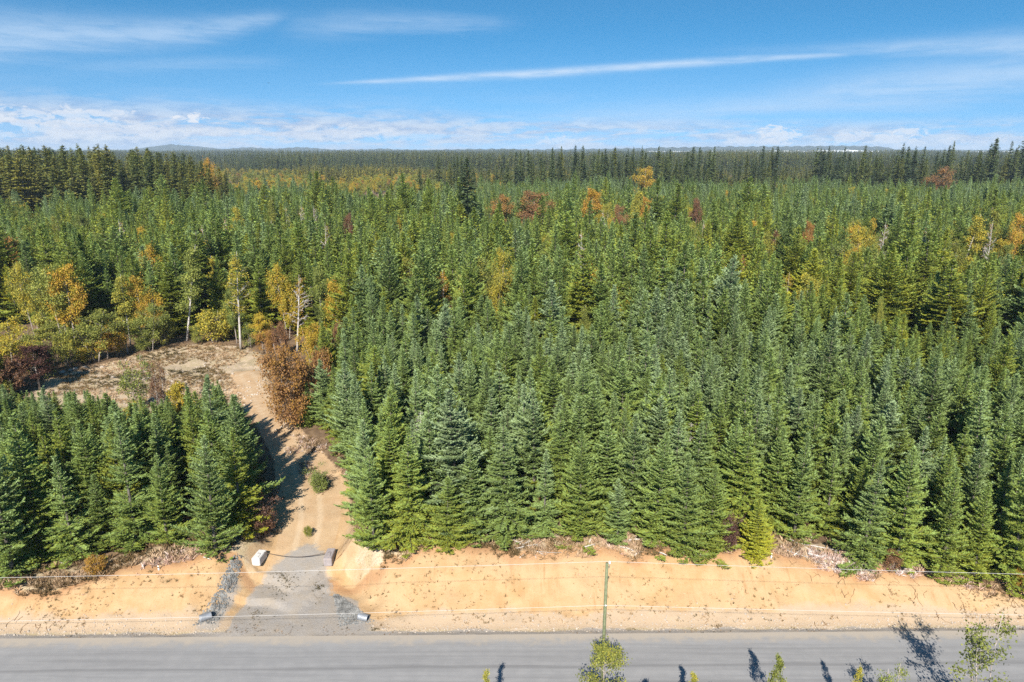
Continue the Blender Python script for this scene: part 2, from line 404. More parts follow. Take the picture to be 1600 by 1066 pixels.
def drive_query(X, Y):
    """distance to the drive's centre line minus half width, and its height"""
    best = np.full(X.shape, 1e9); hz_ = np.zeros(X.shape); global RAW; RAW = np.full(X.shape, 1e9)
    for a, c in zip(DRV_W[:-1], DRV_W[1:]):
        ab = c[:2] - a[:2]; L2 = ab @ ab
        t = np.clip(((X - a[0]) * ab[0] + (Y - a[1]) * ab[1]) / L2, 0, 1)
        dr_ = np.hypot(X - (a[0] + ab[0] * t), Y - (a[1] + ab[1] * t)); RAW = np.minimum(RAW, dr_); d = dr_ - (a[3] + (c[3] - a[3]) * t)
        k = d < best; best = np.where(k, d, best); hz_ = np.where(k, a[2] + (c[2] - a[2]) * t, hz_)
    return best, hz_
def sstep(a, b_, x): t = np.clip((x - a) / (b_ - a), 0, 1); return t * t * (3 - 2 * t)
def inpoly(X, Y, poly):
    r = np.zeros(X.shape, bool); n = len(poly)
    for i in range(n):
        x1, y1 = poly[i]; x2, y2 = poly[(i + 1) % n]
        c = ((y1 > Y) != (y2 > Y)) & (X < (x2 - x1) * (Y - y1) / (y2 - y1 + 1e-12) + x1)
        r ^= c
    return r
def softpoly(X, Y, poly, r):
    a = inpoly(X, Y, poly).astype(float)
    for k in range(8):
        t = k * math.pi / 4; rr = r * (1.0 if k % 2 else .55)
        a = a + inpoly(X + math.cos(t) * rr, Y + math.sin(t) * rr, poly)
    return a / 9
def polyg(pts, z=3.0): return [unproj(x, y, z) for x, y in pts]
CLEAR = polyg([(35, 622), (75, 590), (130, 572), (190, 562), (235, 543), (330, 536), (400, 545), (425, 575), (418, 605), (380, 640), (330, 648), (270, 640), (200, 640), (120, 640)])
TRACK = polyg([(378, 880), (388, 855), (425, 835), (432, 800), (438, 760), (440, 735), (428, 700), (412, 672), (396, 650), (372, 640), (360, 600), (410, 588), (424, 625), (440, 660), (462, 688),
               (488, 706), (520, 722), (544, 756), (552, 800), (556, 850), (564, 888)], 2.8)
def height(X, Y, rough=True):
    s = Y - yroad(X)
    h = np.interp(X, HX, HZ)
    h = h + (fbm(X * .35 + 9, X * 0 + 2.2, 5, 3) - .5) * .8
    u = np.clip((s - 1.0) / (1.5 * np.maximum(h, .4)), 0, 1.4)
    # slightly concave toe, rounded shoulder
    prof = np.where(u < 1, u - .06 * np.sin(np.pi * u * 2) * .6, 1.0 + (u - 1) * .12)
    z = h * np.minimum(prof, 1.05)
    z = np.where(s < 1.0, -0.10 * sstep(0, .5, s) * sstep(1.0, .6, s), z)
    plateau = 3.0 + (fbm(X * .02, Y * .02, 3, 3) - .5) * 2.0 * sstep(60, 120, Y)
    back = sstep(8, 45, s)
    z = np.where(s > 0, z * (1 - back) + plateau * back, z)
    d, rz = drive_query(X, Y)
    w = sstep(1.9 + 2.4 * sstep(9, 2, s), 0.0, d) * sstep(-.4, .6, s)
    z = z * (1 - w) + rz * w
    # near side of the road falls away gently
    z = np.where(s < -8.2, -0.10 * np.minimum(-8.2 - s, 12) * .6, z)
    if rough:
        on_road = (s <= 0.05) & (s >= -8.2)
        amp = np.where(on_road, 0.0, .05 + .16 * sstep(.8, 2.0, s) * (1 - sstep(0.5, -0.5, d)))
        amp = amp + .30 * inpoly(X, Y, CLEAR) * sstep(-.3, 1.5, d)
        hb = np.maximum(h, .4); bankm = sstep(1.2, 2.4, s) * sstep(1.9 + 1.5 * hb, .6 + 1.5 * hb, s) * sstep(.3, 1.5, d)
        warp = (fbm(X * .4, Y * .7, 51, 3) - .5) * 2.2
        rid = np.abs(vnoise(X * .95 + warp, Y * .16, 52) - .5) * 2
        z = z - bankm * (.24 * (1 - np.minimum(rid * 3.0, 1)) * fbm(X * .25, Y * .3, 53, 2) * 1.6)
        z = z + (fbm(X * .9, Y * .9, 11, 4) - .5) * 2 * amp + (fbm(X * 4.1, Y * 2.0, 21, 3) - .5) * amp * .7
    z = np.where(Y > 1500, z + (Y - 1500) * .0022, z)
    return z
def H1(x, y): return float(height(np.array([float(x)]), np.array([float(y)]))[0])

xs = np.concatenate([-np.geomspace(10000, 75, 24), np.arange(-72, -46, 1.2), np.arange(-46, 44.01, .3), np.arange(45, 75, 1.2), np.geomspace(76, 10000, 24)])
ss = np.concatenate([-np.geomspace(400, 10, 14), [-8.2], np.arange(-7.2, -.9, .9), [-.4, 0.0], np.arange(.2, 9.0, .2), np.arange(9.0, 30, .45), np.arange(30, 78, .9), np.arange(78, 130, 4), np.geomspace(135, 11000, 38)])
GX, GS = np.meshgrid(xs, ss); GY = GS + yroad(GX); GZ = height(GX, GY)
nx, ny = len(xs), len(ss)
V = np.stack([GX, GY, GZ], -1).reshape(-1, 3)
fx, fy = V[:, 0], V[:, 1]; fs = GS.ravel()
hh = np.interp(fx, HX, HZ)
dd, _ = drive_query(fx, fy)
a_rut = np.exp(-((RAW - .85) / .32) ** 2) * sstep(4, 8, fs) * sstep(-.6, 0, 0 * fs)
topS = 1.0 + 1.5 * hh
wob = (fbm(fx * .5, fy * .5, 41, 3) - .5) * 2
topS_n = topS + 1.3 * (fbm(fx * .30, fx * 0 + 4, 43, 3) - .45) * 2
a_soil = sstep(.4, 1.0, fs) * sstep(.55, -.25, (fs - topS_n))
a_red = sstep(.62, 1.0, fs / np.maximum(topS_n, .1)) * a_soil
a_stony = sstep(3.0 + 2.2 * (fbm(fx * .22, fs * .2, 88, 3) - .4), .7, fs) * (fs > 0)
a_dirt = np.maximum(softpoly(fx, fy, TRACK, 1.0), sstep(.4, -.3, dd - .3)) * (fs > 3.5)
a_soil = np.maximum(a_soil, sstep(.9, 0, np.abs(dd - .2)) * sstep(2, 4, fs) * sstep(22, 12, fs))
a_scrub = np.maximum(softpoly(fx, fy, CLEAR, 2.2), sstep(4.2, 1.0, fs - topS_n) * (fs > 0)) 
GRAV = [unproj(x, y, z) for x, y, z in ((345, 1000, 0), (362, 972, .1), (382, 935, .5), (402, 908, 1.0), (428, 884, 1.4), (452, 862, 1.7), (470, 850, 1.9), (492, 848, 1.9), (506, 862, 1.7), (512, 890, 1.2), (522, 925, .6), (545, 965, .1), (600, 1000, 0))]
gw = softpoly(fx, fy, GRAV, 1.1)
gw = np.maximum(gw, sstep(.9, -.6, dd) * sstep(5.5, 3.5, fs))
a_grav = np.maximum(gw, sstep(.9, .2, fs + wob * .35) * (fs > -1))
a_grav = np.maximum(a_grav, (fs < -8.0) * .45)
RIP = polyg([(368, 914), (390, 908), (344, 974), (322, 980), (290, 979)], .6), polyg([(516, 926), (534, 928), (592, 972), (580, 980), (528, 981)], .6)
a_grav = np.maximum(a_grav, .62 * np.maximum(softpoly(fx, fy, RIP[0], .6), softpoly(fx, fy, RIP[1], .6)))
a_far = sstep(600, 1500, fy)
attrs = dict(soil=a_soil, redsoil=a_red, stony=a_stony, dirt=a_dirt, scrub=a_scrub, gravel=a_grav, far=a_far, across=-fs, rut=a_rut)
idx = np.arange(nx * ny).reshape(ny, nx)
Q = np.stack([idx[:-1, :-1], idx[:-1, 1:], idx[1:, 1:], idx[1:, :-1]], -1).reshape(-1, 4)
fcs = fs[Q].mean(1); fcd = dd[Q].mean(1)
isroad = (fcs < 0) & (fcs > -8.2)
isdrv = (~isroad) & (fcd < 0.0) & (fcs > 0) & (fcs < 45)
def sub(name, sel, mat):
    q = Q[sel]; used, inv = np.unique(q.ravel(), return_inverse=True)
    me = mesh_np(name, V[used], inv.reshape(-1, 4), [mat], {k: v[used] for k, v in attrs.items()}, smooth=True)
    return tag(link(name, me), kind='structure')
sub('ground', ~isroad & ~isdrv, M_ground)['label'] = 'orange sandy bank, clearing and forest floor'
sub('road', isroad, M_road)['label'] = 'grey chip sealed road along the foot of the bank'
sub('driveway', isdrv, M_ground)['label'] = 'gravel and dirt driveway climbing through the bank'

# ------------------------------------------------------------------ far hills, mist bank
def hill(name, pts, Y, thick, mat, label, kind='structure'):
    """ridge from photo outline points (px, py) standing at distance Y"""
    P = [at_depth(x, y, Y) for x, y in pts]
    X = np.linspace(P[0][0], P[-1][0], 160)
    Z = np.interp(X, [p[0] for p in P], [p[2] for p in P])
    Z = Z + (fbm(X / (Y * .02), X * 0 + 3, int(Y) % 97, 4) - .5) * Y * .0022
    base = 0.0
    prof = [(-1.0, 0.0), (-.6, .45), (-.3, .82), (0, 1.0), (.4, .8), (1, .0)]
    Vv, F = [], []
    for i, (x, z) in enumerate(zip(X, Z)):
        for j, (o, k) in enumerate(prof):
            Vv.append((x, Y + o * thick, base + (z - base) * k + (Y * .0008 * math.sin(i * 1.7 + j * 2.1) if 0 < j < 5 else -2.0 * (j in (0, 5)))))
    n = len(prof)
    for i in range(len(X) - 1):
        for j in range(n - 1): F.append((i * n + j, (i + 1) * n + j, (i + 1) * n + j + 1, i * n + j + 1))
    me = mesh_py(name, Vv, F, [mat], True)
    return tag(link(name, me), label=label, kind=kind)
def hill_mat(name, c1, c2, s):
    m, B, out = new_mat(name); g = B.n('ShaderNodeNewGeometry')
    f = B.noise(g.outputs['Position'], s, 8, .7)
    principled(B, out, B.mix(B.rng(f, .35, .65), c1, c2), 1.0, 0.0); return m
M_hill = hill_mat('forested_hill', (.018, .030, .022), (.040, .055, .030), .012)
hill('hills', [(-300, 244), (0, 241), (200, 238), (420, 240), (560, 239), (700, 241), (860, 238), (1020, 240), (1250, 239), (1420, 241), (1650, 239), (1900, 242)], 3900, 300, M_hill, 'dark forested plain along the horizon')
hill('hills', [(-300, 240), (0, 238), (330, 236), (470, 237), (600, 236), (740, 234.5), (900, 236), (1000, 237), (1200, 238), (1900, 239)], 4900, 350, M_hill, 'low wooded rise behind the forest plain')
hill('hills', [(640, 238), (690, 234), (770, 233), (850, 234), (980, 232), (1120, 229.5), (1250, 228.5), (1330, 228), (1376, 229), (1392, 234), (1400, 238)], 6600, 450, M_hill, 'long blue headland beyond the mist')
hill('hills', [(150, 238), (215, 233), (268, 226), (300, 229), (350, 233), (385, 230), (430, 233), (470, 230), (520, 234), (600, 233), (700, 236), (760, 238)], 7600, 600, M_hill, 'faint blue mountain on the horizon')
m, B, out = new_mat('mist'); principled(B, out, (.86, .88, .90), 1.0, 0.0)
hill('mist', [(880, 240), (960, 238), (1080, 236.6), (1200, 235.6), (1320, 235), (1400, 237), (1500, 238), (1600, 236.5), (1700, 240)], 5700, 300, m, 'white mist lying over low land at the horizon', 'stuff')

# ------------------------------------------------------------------ conifers
def fir_mesh(seed, H, Rad, detail, z0=.05, whorl=.44, prof_p=.80, droop=.25, ragged=.18, mat=None, name='fir_crown', wfac=1.0, gap=0.0, rise_f=1.0, lobes=.16):
    """crown of whorled branches carrying flat sprays of needles; returns crown mesh and branch wood"""
    r = np.random.default_rng(seed); ph = r.uniform(0, 6.28, 3)
    zs, azs, Ls = [], [], []
    z = H * z0
    while z < H * .985:
        t = 1 - z / H
        nb = r.integers(5, 8) if detail > 0 else r.integers(5, 7)
        a0 = r.uniform(0, 6.28)
        if r.random() > gap:
            for k in range(nb):
                zs.append(z + r.normal(0, .06)); azs.append(a0 + k * 6.283 / nb + r.normal(0, .18))
                Ls.append(Rad * t ** prof_p * r.uniform(1 - ragged * 1.6, 1 + ragged) * (1 if t < .8 else 1 - .9 * (t - .8)))
        for k in range(r.integers(1, 4)):
            zs.append(z + r.uniform(.1, .9) * whorl); azs.append(r.uniform(0, 6.28)); Ls.append(Rad * max(t, .01) ** prof_p * r.uniform(.35, .8))
        z += whorl * (.55 + .75 * t) * r.uniform(.85, 1.15)
    zs, azs, Ls = map(np.array, (zs, azs, Ls)); Ls = np.maximum(Ls, .10)
    n = len(zs); t = np.clip(1 - zs / H, 0, 1)
    rise = np.interp(t, [0, .12, .35, .7, 1], [1.15, .90, .66, .42, .18]) * rise_f + r.normal(0, .12, n)
    lob = 1 + lobes * (np.sin(azs + ph[0]) * .6 + np.sin(2 * azs + ph[1] + zs * .5) * .5 + np.sin(3 * azs + ph[2] - zs * .8) * .4); Ls = np.maximum(Ls * lob, .10)
    dr = droop * np.interp(t, [0, .3, 1], [.1, .8, 1.25]) * r.uniform(.6, 1.3, n)
    up = np.interp(t, [0, .5, 1], [.05, .22, .28])
    hd = np.stack([np.cos(azs), np.sin(azs), 0 * azs], 1)
    sd = np.stack([-np.sin(azs), np.cos(azs), 0 * azs], 1)
    def pos(i, s):
        return np.stack([0 * s, 0 * s, zs[i]], 1) + hd[i] * (Ls[i] * s)[:, None] + np.array([0, 0, 1.0]) * (Ls[i] * (rise[i] * s - dr[i] * 1.6 * s ** 2 + up[i] * 1.5 * s ** 3))[:, None]
    def slope(i, s):
        d = hd[i] + np.array([0, 0, 1.0]) * (rise[i] - 3.2 * dr[i] * s + 4.5 * up[i] * s ** 2)[:, None]
        return unit(d)
    KV, HZa, RN = [], [], []
    def addk(P, D, L, W, S, hzv, rn):
        v, _ = kites(P, D, L, W, S); KV.append(v); HZa.append(np.repeat(hzv, 4)); RN.append(np.repeat(rn, 4))
    Zu = np.array([0, 0, 1.0])
    if detail >= 1:
        sp = {2: .12, 1: .24}[detail]
        cnt = np.maximum((Ls / sp).astype(int), 3)
        bi = np.repeat(np.arange(n), cnt)
        s = np.concatenate([np.linspace(.05, .97, c) for c in cnt]) + r.normal(0, .02, len(bi))
        s = np.clip(s, .05, .99)
        for side in (-1, 1):
            P = pos(bi, s); ax = slope(bi, s)
            ang = r.normal(.95, .16, len(bi)) - .35 * s
            tl = np.minimum(.52 * Ls[bi], .20 + .50 * (1 - s) * Ls[bi]) * r.uniform(.65, 1.2, len(bi)) * (.55 + .45 * np.minimum(1, s * 3))
            tl = np.clip(tl, .10, .75)
            D = unit(ax * np.cos(ang)[:, None] + sd[bi] * (side * np.sin(ang))[:, None] + Zu * r.normal(.06, .16, len(bi))[:, None])
            S = unit(np.cross(D, Zu)); Nn = np.cross(S, D)
            roll = r.normal(0, .55, len(bi))
            S2 = S * np.cos(roll)[:, None] + Nn * np.sin(roll)[:, None]
            hzv = P[:, 2] / H; rn = r.random(len(bi))
            w = {2: .105, 1: .23}[detail] * wfac
            addk(P, D, tl, w * r.uniform(.8, 1.25, len(bi)), S2, hzv, rn)
            if detail == 2:
                # second blade across the first, and short side sprigs along each twig
                S3 = -S * np.sin(roll)[:, None] + Nn * np.cos(roll)[:, None]
                addk(P + D * .03, D, tl * .9, w * .8, S3, hzv, rn)
                k = np.maximum((tl / .105).astype(int), 1)
                ti = np.repeat(np.arange(len(bi)), k)
                f = np.concatenate([np.linspace(.22, .9, q) for q in k])
                sg = np.where(r.random(len(ti)) < .5, -1, 1)
                P2 = P[ti] + D[ti] * (tl[ti] * f)[:, None]
                D2 = unit(D[ti] * .75 + S[ti] * (sg * .62)[:, None] + Zu * r.normal(.12, .25, len(ti))[:, None])
                S4 = unit(np.cross(D2, Zu + r.normal(0, .5, (len(ti), 3))))
                addk(P2, D2, r.uniform(.13, .25, len(ti)) * (1.15 - .5 * f), .088 * wfac, S4, hzv[ti], np.clip(rn[ti] + r.normal(0, .2, len(ti)), 0, 1))
        # branch tips
        tips = pos(np.arange(n), np.full(n, .93)); D = slope(np.arange(n), np.full(n, .95))
        S = unit(np.cross(D, Zu))
        addk(tips, D, np.clip(Ls * .25, .12, .32), .09 * wfac, S, tips[:, 2] / H, r.random(n))
    else:
        for s0, lf, wf in ((.12, .55, .42), (.45, .62, .34)):
            ii = np.repeat(np.arange(n), 2); s = np.full(len(ii), s0)
            P = pos(ii, s); ax = slope(ii, s)
            D = unit(ax + sd[ii] * r.normal(0, .35, len(ii))[:, None] + Zu * r.normal(0, .12, len(ii))[:, None])
            S = unit(np.cross(D, Zu + r.normal(0, .35, (len(ii), 3))))
            addk(P, D, Ls[ii] * lf, np.maximum(Ls[ii] * wf, .15), S, P[:, 2] / H, r.random(len(ii)))
    # leader
    k = 14 if detail == 2 else 5
    zz = np.linspace(H * .95, H * .995, k); P = np.stack([0 * zz, 0 * zz, zz], 1)
    aa = r.uniform(0, 6.28, k); D = unit(np.stack([np.cos(aa) * .55, np.sin(aa) * .55, np.full(k, 1.0)], 1)); S = unit(np.cross(D, Zu))
    addk(P, D, .26, .07, S, zz / H, r.random(k))
    Vv = np.concatenate(KV); F = np.arange(len(Vv)).reshape(-1, 4)
    me = mesh_np(name, Vv, F, [mat or M_fir], dict(hz=np.concatenate(HZa), rnd=np.concatenate(RN)))
    # wood
    T = Tubes(); rb = H * .0095 + .02
    T.add([(0, 0, -.4), (0, 0, H * .3), (.03, .02, H * .65), (0, 0, H * .99)], [rb * 1.15, rb * .85, rb * .45, .012], 8 if detail == 2 else 5)
    if detail >= 1:
        for i in range(0, n, 1 if detail == 2 else 3):
            if Ls[i] < .5: continue
            q = pos(np.array([i, i, i]), np.array([0., .45, .85]))
            T.add(q, [.022, .014, .006], 3, False)
    return me, T.mesh(name.replace('crown', 'trunk'), M_bark)
FIR = [fir_mesh(100 + i, 12, rr, 2, z0=zz, prof_p=pp, droop=dr, ragged=rg, gap=gp, rise_f=rf) for i, (rr, zz, pp, dr, rg, gp, rf) in enumerate(
    [(2.9, .02, .98, .20, .28, .03, 1.0), (2.6, .04, 1.04, .26, .34, .06, .9), (3.2, .03, .96, .18, .30, .02, 1.05), (2.8, .03, 1.08, .28, .34, .08, .8), (3.0, .04, .92, .22, .40, .05, 1.0), (2.4, .05, 1.0, .16, .34, .10, 1.15),
     (3.0, .03, 1.12, .30, .30, .04, .75), (2.6, .02, .88, .18, .42, .12, 1.1)])]
FIRM = [fir_mesh(200 + i, 12, rr, 1, z0=.12, whorl=.5, prof_p=pp, droop=.25) for i, (rr, pp) in enumerate([(3.0, .92), (2.6, .98), (3.3, .88), (2.8, 1.0)])]
OLD = [fir_mesh(300 + i, 28, rr, 1, z0=z0, whorl=.8, prof_p=pp, droop=.34, ragged=.34, mat=M_oldfir, name='old_crown', wfac=2.2, gap=.10, rise_f=.35, lobes=.25) for i, (rr, z0, pp) in enumerate(
    [(5.0, .14, .72), (4.2, .22, .62), (5.6, .10, .80), (3.7, .28, .55), (4.7, .18, .66)])]
FAR = [fir_mesh(400 + i, 24, rr, 0, z0=.08, whorl=1.0, prof_p=.62, droop=.3, ragged=.28, mat=M_oldfir, name='far_crown', rise_f=.4) for i, rr in enumerate([3.6, 4.2, 3.9])]

TREE_LIST = []
def place_tree(name, meshes, loc, rz, sxy, sz, tint, label, cat, group=None, tilt=(0, 0)):
    e = link(name, None, loc=loc); e.empty_display_size = .5
    e.rotation_euler = (tilt[0], tilt[1], rz); e.scale = (sxy, sxy, sz)
    tag(e, label, cat, group)
    c = link('crown', meshes[0], e); c['tint'] = float(tint)
    t = link('trunk', meshes[1], e)
    return e, c, t

# ---------------- young plantation positions
front = []      # (px, base_y, top_y, side) trees hand-set along the bank and drive edges
FRONT_L = [(22, 900, 655), (70, 872, 640), (118, 872, 700), (165, 858, 735), (215, 852, 640), (262, 852, 700), (338, 868, 672), (378, 806, 612)]
FRONT_R = [(585, 866, 690), (640, 846, 655), (698, 852, 735), (742, 838, 690), (792, 838, 640), (850, 832, 690), (905, 838, 668), (965, 846, 740), (1020, 846, 668), (1068, 866, 700), (1108, 862, 720),
           (1240, 838, 665), (1290, 832, 690), (1345, 878, 705), (1400, 884, 690), (1470, 902, 720), (1520, 905, 745), (1575, 915, 690)]
DRIVE_R = [(578, 812, 650), (568, 752, 612), (540, 704, 575), (484, 664, 590), (512, 664, 552)]
def base_of(px, py):
    z = 3.0
    for _ in range(4):
        X, Y = unproj(px, py, z); z = H1(X, Y)
    return X, Y, z
def tree_h(px, top_y, Y, z): return at_depth(px, top_y, Y)[2] - z
hand = []
def ordw(i): return ['first', 'second', 'third', 'fourth', 'fifth', 'sixth', 'seventh', 'eighth', 'ninth', 'tenth', 'eleventh', 'twelfth', 'thirteenth', 'fourteenth', 'fifteenth', 'sixteenth', 'seventeenth', 'eighteenth', 'nineteenth'][i]
nl = len(FRONT_L)
for i, (px, by, ty) in enumerate(FRONT_L):
    lab = {nl - 2: 'broad yellow-green fir on the corner where the driveway meets the bank', nl - 1: 'dark fir beside the driveway casting its shadow on the dirt'}.get(
        i, '%s young fir from the left picture edge along the bank' % ordw(i))
    hand.append((px, by, ty, lab, 'front row firs left of the driveway', .50 if i == nl - 2 else .60))
for i, (px, by, ty) in enumerate(FRONT_R):
    hand.append((px, by, ty, '%s young fir right of the driveway in the row topping the bank' % ordw(i), 'front row firs right of the driveway', .56))
for i, (px, by, ty) in enumerate(DRIVE_R):
    hand.append((px, by, ty, '%s young fir going up the right edge of the dirt driveway' % ordw(i), 'firs lining the driveway', .6))
for px, by, ty, lab in ((350, 772, 578, 'tallest fir at the peak of the thicket beside the driveway'), (318, 756, 594, 'fir just left of the tallest one in the thicket beside the driveway')):
    hand.append((px, by, ty, lab, 'firs of the thicket left of the driveway', .62))
hand.append((1178, 886, 768, 'bushy bright yellow-green young fir standing forward on the bank top', 'front row firs right of the driveway', .12))
PT = []   # x, y, z, h, wfac, tint, label, group
for px, by, ty, lab, grp, tn in hand:
    X, Y, z = base_of(px, by); h = tree_h(px, ty, Y, z)
    PT.append([X, Y, z, h, 1.08 if h > 7.5 else 1.25, tn, lab, grp])
hp = np.array([[p[0], p[1]] for p in PT])

def jitter_grid(x0, x1, y0, y1, sp, seed):
    r = np.random.default_rng(seed)
    gx, gy = np.meshgrid(np.arange(x0, x1, sp), np.arange(y0, y1, sp * .87))
    gx = gx + (np.arange(gx.shape[0])[:, None] % 2) * sp * .5
    return (gx + r.uniform(-.36, .36, gx.shape) * sp).ravel(), (gy + r.uniform(-.36, .36, gy.shape) * sp).ravel(), r
def in_view(X, Y, m=1.06, pad=6): return (np.abs(X) < Y * .78 * m + pad)
# near plantation
X, Y, r_ = jitter_grid(-130, 130, 44, 150, 2.6, 1)
# belts that are not plantation: clearing with the broadleaf belt behind it, the drive
BELT = polyg([(-200, 640), (-20, 612), (40, 640), (130, 655), (330, 655), (372, 640), (410, 660), (470, 690), (500, 655), (500, 560), (470, 538), (330, 520), (160, 530), (60, 520), (-200, 500)])
X0b = X; d_, _ = drive_query(X, Y)
hh_ = np.interp(X, HX, HZ); sF = Y - yroad(X)
ok = in_view(X, Y) & (sF > 1 + 1.5 * hh_ + 1.6) & (d_ > 2.0) & ~inpoly(X, Y, BELT) & ~inpoly(X, Y, TRACK) & ~inpoly(X, Y, CLEAR)
dmin = np.min(np.hypot(X[:, None] - hp[None, :, 0], Y[:, None] - hp[None, :, 1]), 1)
ok &= dmin > 2.0
ok &= ~((Y > 92) & (r_.random(len(X)) < .36 + .22 * sstep(96, 108, Y)))
# nothing may stand in front of the hand-set front row
fr = np.array([[p[0], p[1]] for p in PT[:len(FRONT_L) + len(FRONT_R)]]); fr = fr[np.argsort(fr[:, 0])]
ok &= Y > np.interp(X, fr[:, 0], fr[:, 1]) + .8
X, Y = X[ok], Y[ok]
Z = height(X, Y)
patch = fbm(X * .035 + 3, Y * .035, 77, 3)
zoneB = sstep(88, 104, Y + (patch - .5) * 30)
# left of the clearing axis the stand is older
Hh = 9.7 + (patch - .5) * 4.0 + zoneB * (5.4 + r_.normal(0, 1.3, len(X))) + r_.normal(0, .95, len(X))
small = r_.random(len(X)); Hh = np.where(small < .16, Hh * .74, np.where(small > .95, Hh * 1.15, Hh))
tint = .53 - .17 * zoneB + (patch - .5) * .45 + r_.normal(0, .12, len(X))
nearP = [[X[i], Y[i], Z[i], Hh[i], float(np.clip(r_.normal(1.12, .15), .8, 1.5) * (1 + .06 * zoneB[i])), tint[i], None, None] for i in range(len(X))]
# middle plantation
X, Y, r_ = jitter_grid(-360, 360, 150, 405, 4.1, 2)
patch = fbm(X * .018 + 30, Y * .018, 78, 3)
ok = in_view(X, Y, 1.02, 5)
ok &= ~((X < -.40 * Y + (patch - .5) * 30) & (Y > 268 + (patch - .5) * 30))      # old stand at left
gapm = fbm(X * .05, Y * .05, 90, 3) < .30
ok &= ~gapm
ok &= ~((X < -.05 * Y) & (X > -.40 * Y) & (Y > 325 + (patch - .5) * 70))
X, Y, patch = X[ok], Y[ok], patch[ok]; Z = height(X, Y)
Hh = 14.4 + (patch - .5) * 9 + r_.normal(0, 2.0, len(X)) - 1.2 * sstep(220, 330, Y)
tint = .44 + (patch - .5) * .6 + .10 * sstep(180, 330, Y) + r_.normal(0, .13, len(X))
midP = [[X[i], Y[i], Z[i], Hh[i], float(np.clip(r_.normal(1.05, .2), .7, 1.5)), tint[i], None, None] for i in range(len(X))]

# here and there an older, broader, darker fir overtops its neighbours, in loose clumps
rg = np.random.default_rng(17)
for t in nearP + midP:
    if 98 < t[1] < 280 and rg.random() < .05 + .16 * (vnoise(np.array([t[0] * .03]), np.array([t[1] * .02]), 14)[0] > .6):
        t[3] *= rg.uniform(1.08, 1.32); t[4] *= rg.uniform(1.05, 1.3); t[5] = .30 + rg.normal(0, .08)
AUTUMN = (
    ('maple', 12, 372, 140, 34, .52, 'orange maple at the left picture edge among firs', 'maple'),
    ('maple2', 243, 385, 128, 46, .40, 'orange maple crown showing behind the tallest aspen', 'maple'),
    ('aspen', 412, 308, 196, 26, .26, 'yellow-green aspen poking out of the firs at upper left', 'aspen'),
    ('aspen', 364, 322, 190, 32, .30, 'yellowish aspen left of its taller neighbour in the upper left firs', 'aspen'),
    ('maple', 543, 336, 185, 22, .74, 'small rust-red maple alone among green firs left of centre', 'maple'),
    ('maple2', 780, 392, 112, 46, .33, 'ochre yellow birch in front of the dark stand at centre', 'birch'),
    ('birch', 694, 420, 110, 36, .42, 'thin ochre birch with pale trunk left of the ochre yellow one', 'birch'),
    ('bare', 628, 430, 108, 24, .62, 'bare grey-white birch among firs left of centre', 'birch'),
    ('maple2', 832, 301, 246, 74, .77, 'wide rust-brown maple in the middle distance at centre', 'maple'),
    ('maple2', 778, 306, 250, 44, .80, 'dull rust maple beside the wide rust-brown one', 'maple'),
    ('maple', 926, 297, 236, 38, .66, 'round bright orange maple in the middle distance', 'maple'),
    ('maple', 950, 318, 233, 24, .24, 'small yellow-green maple touching the bright orange one', 'maple'),
    ('maple', 997, 301, 232, 34, .32, 'round yellow maple right of the bright orange one', 'maple'),
    ('maple', 1010, 310, 230, 24, .56, 'orange maple pressed against the round yellow one', 'maple'),
    ('maple2', 968, 322, 226, 30, .80, 'pinkish brown bare maple between the orange and yellow ones', 'maple'),
    ('maple', 1090, 312, 226, 26, .78, 'tan maple right of the orange and yellow group', 'maple'),
    ('maple', 1265, 348, 180, 22, .56, 'small orange maple in the dark firs at right', 'maple'),
    ('birch', 1210, 358, 170, 32, .74, 'thin tan birch among firs at right', 'birch'),
    ('maple2', 1346, 345, 182, 46, .24, 'yellow maple in the firs between the tan birch and the pale yellow pair', 'maple'),
    ('maple', 1385, 366, 178, 30, .46, 'low orange-brown bush right of the yellow maple', 'maple'),
    ('aspen', 1515, 335, 165, 50, .22, 'tall yellow-green cottonwood at right', 'cottonwood'),
    ('aspen', 1570, 326, 172, 48, .31, 'bright yellow cottonwood near the right picture edge', 'cottonwood'),
    ('maple2', 1594, 336, 166, 40, .52, 'orange maple at the right picture edge', 'maple'),
    ('birch', 1236, 424, 122, 30, .56, 'thin orange dying tree in the plantation at right', 'maple'),
    ('birch', 1160, 396, 140, 18, .70, 'slender tan dying tree in the firs right of centre', 'maple'),
    ('maple', 1378, 468, 98, 20, .20, 'yellowish shrub top deep in the plantation at right', 'maple'),
    ('aspen', 905, 478, 92, 34, .16, 'yellow-green shrub top deep in the plantation at centre', 'maple'),
    ('aspen', 850, 360, 150, 22, .18, 'narrow yellow-green aspen among dark firs at centre', 'aspen'),
    ('maple2', 318, 250, 330, 30, .64, 'orange maple at the end of the upper left tall firs', 'maple'),
    ('maple', 52, 288, 300, 22, .62, 'orange maple at the foot of the upper left tall firs', 'maple'),
    ('maple', 160, 284, 305, 16, .60, 'small orange maple under the middle of the upper left tall firs', 'maple'),
    ('maple2', 1470, 262, 395, 40, .62, 'tan maple before the tall firs at the right horizon', 'maple'),
    ('maple2', 1010, 262, 400, 44, .36, 'yellowish maple before the tall firs at the centre horizon', 'maple'))
BOTTOM = dict([(12,410),(243,405),(412,345),(364,350),(543,362),(780,465),(694,470),(628,470),(832,345),(778,340),(926,342),(950,345),(997,345),(1010,350),(968,350),(1090,350),(1265,380),(1210,398),(1346,392),(1385,390),(1515,410),(1570,400),(1594,402),(1236,458),(1160,440),(1378,500),(905,512),(850,400),(318,290),(52,335),(160,318),(1470,300),(1010.5,285)])
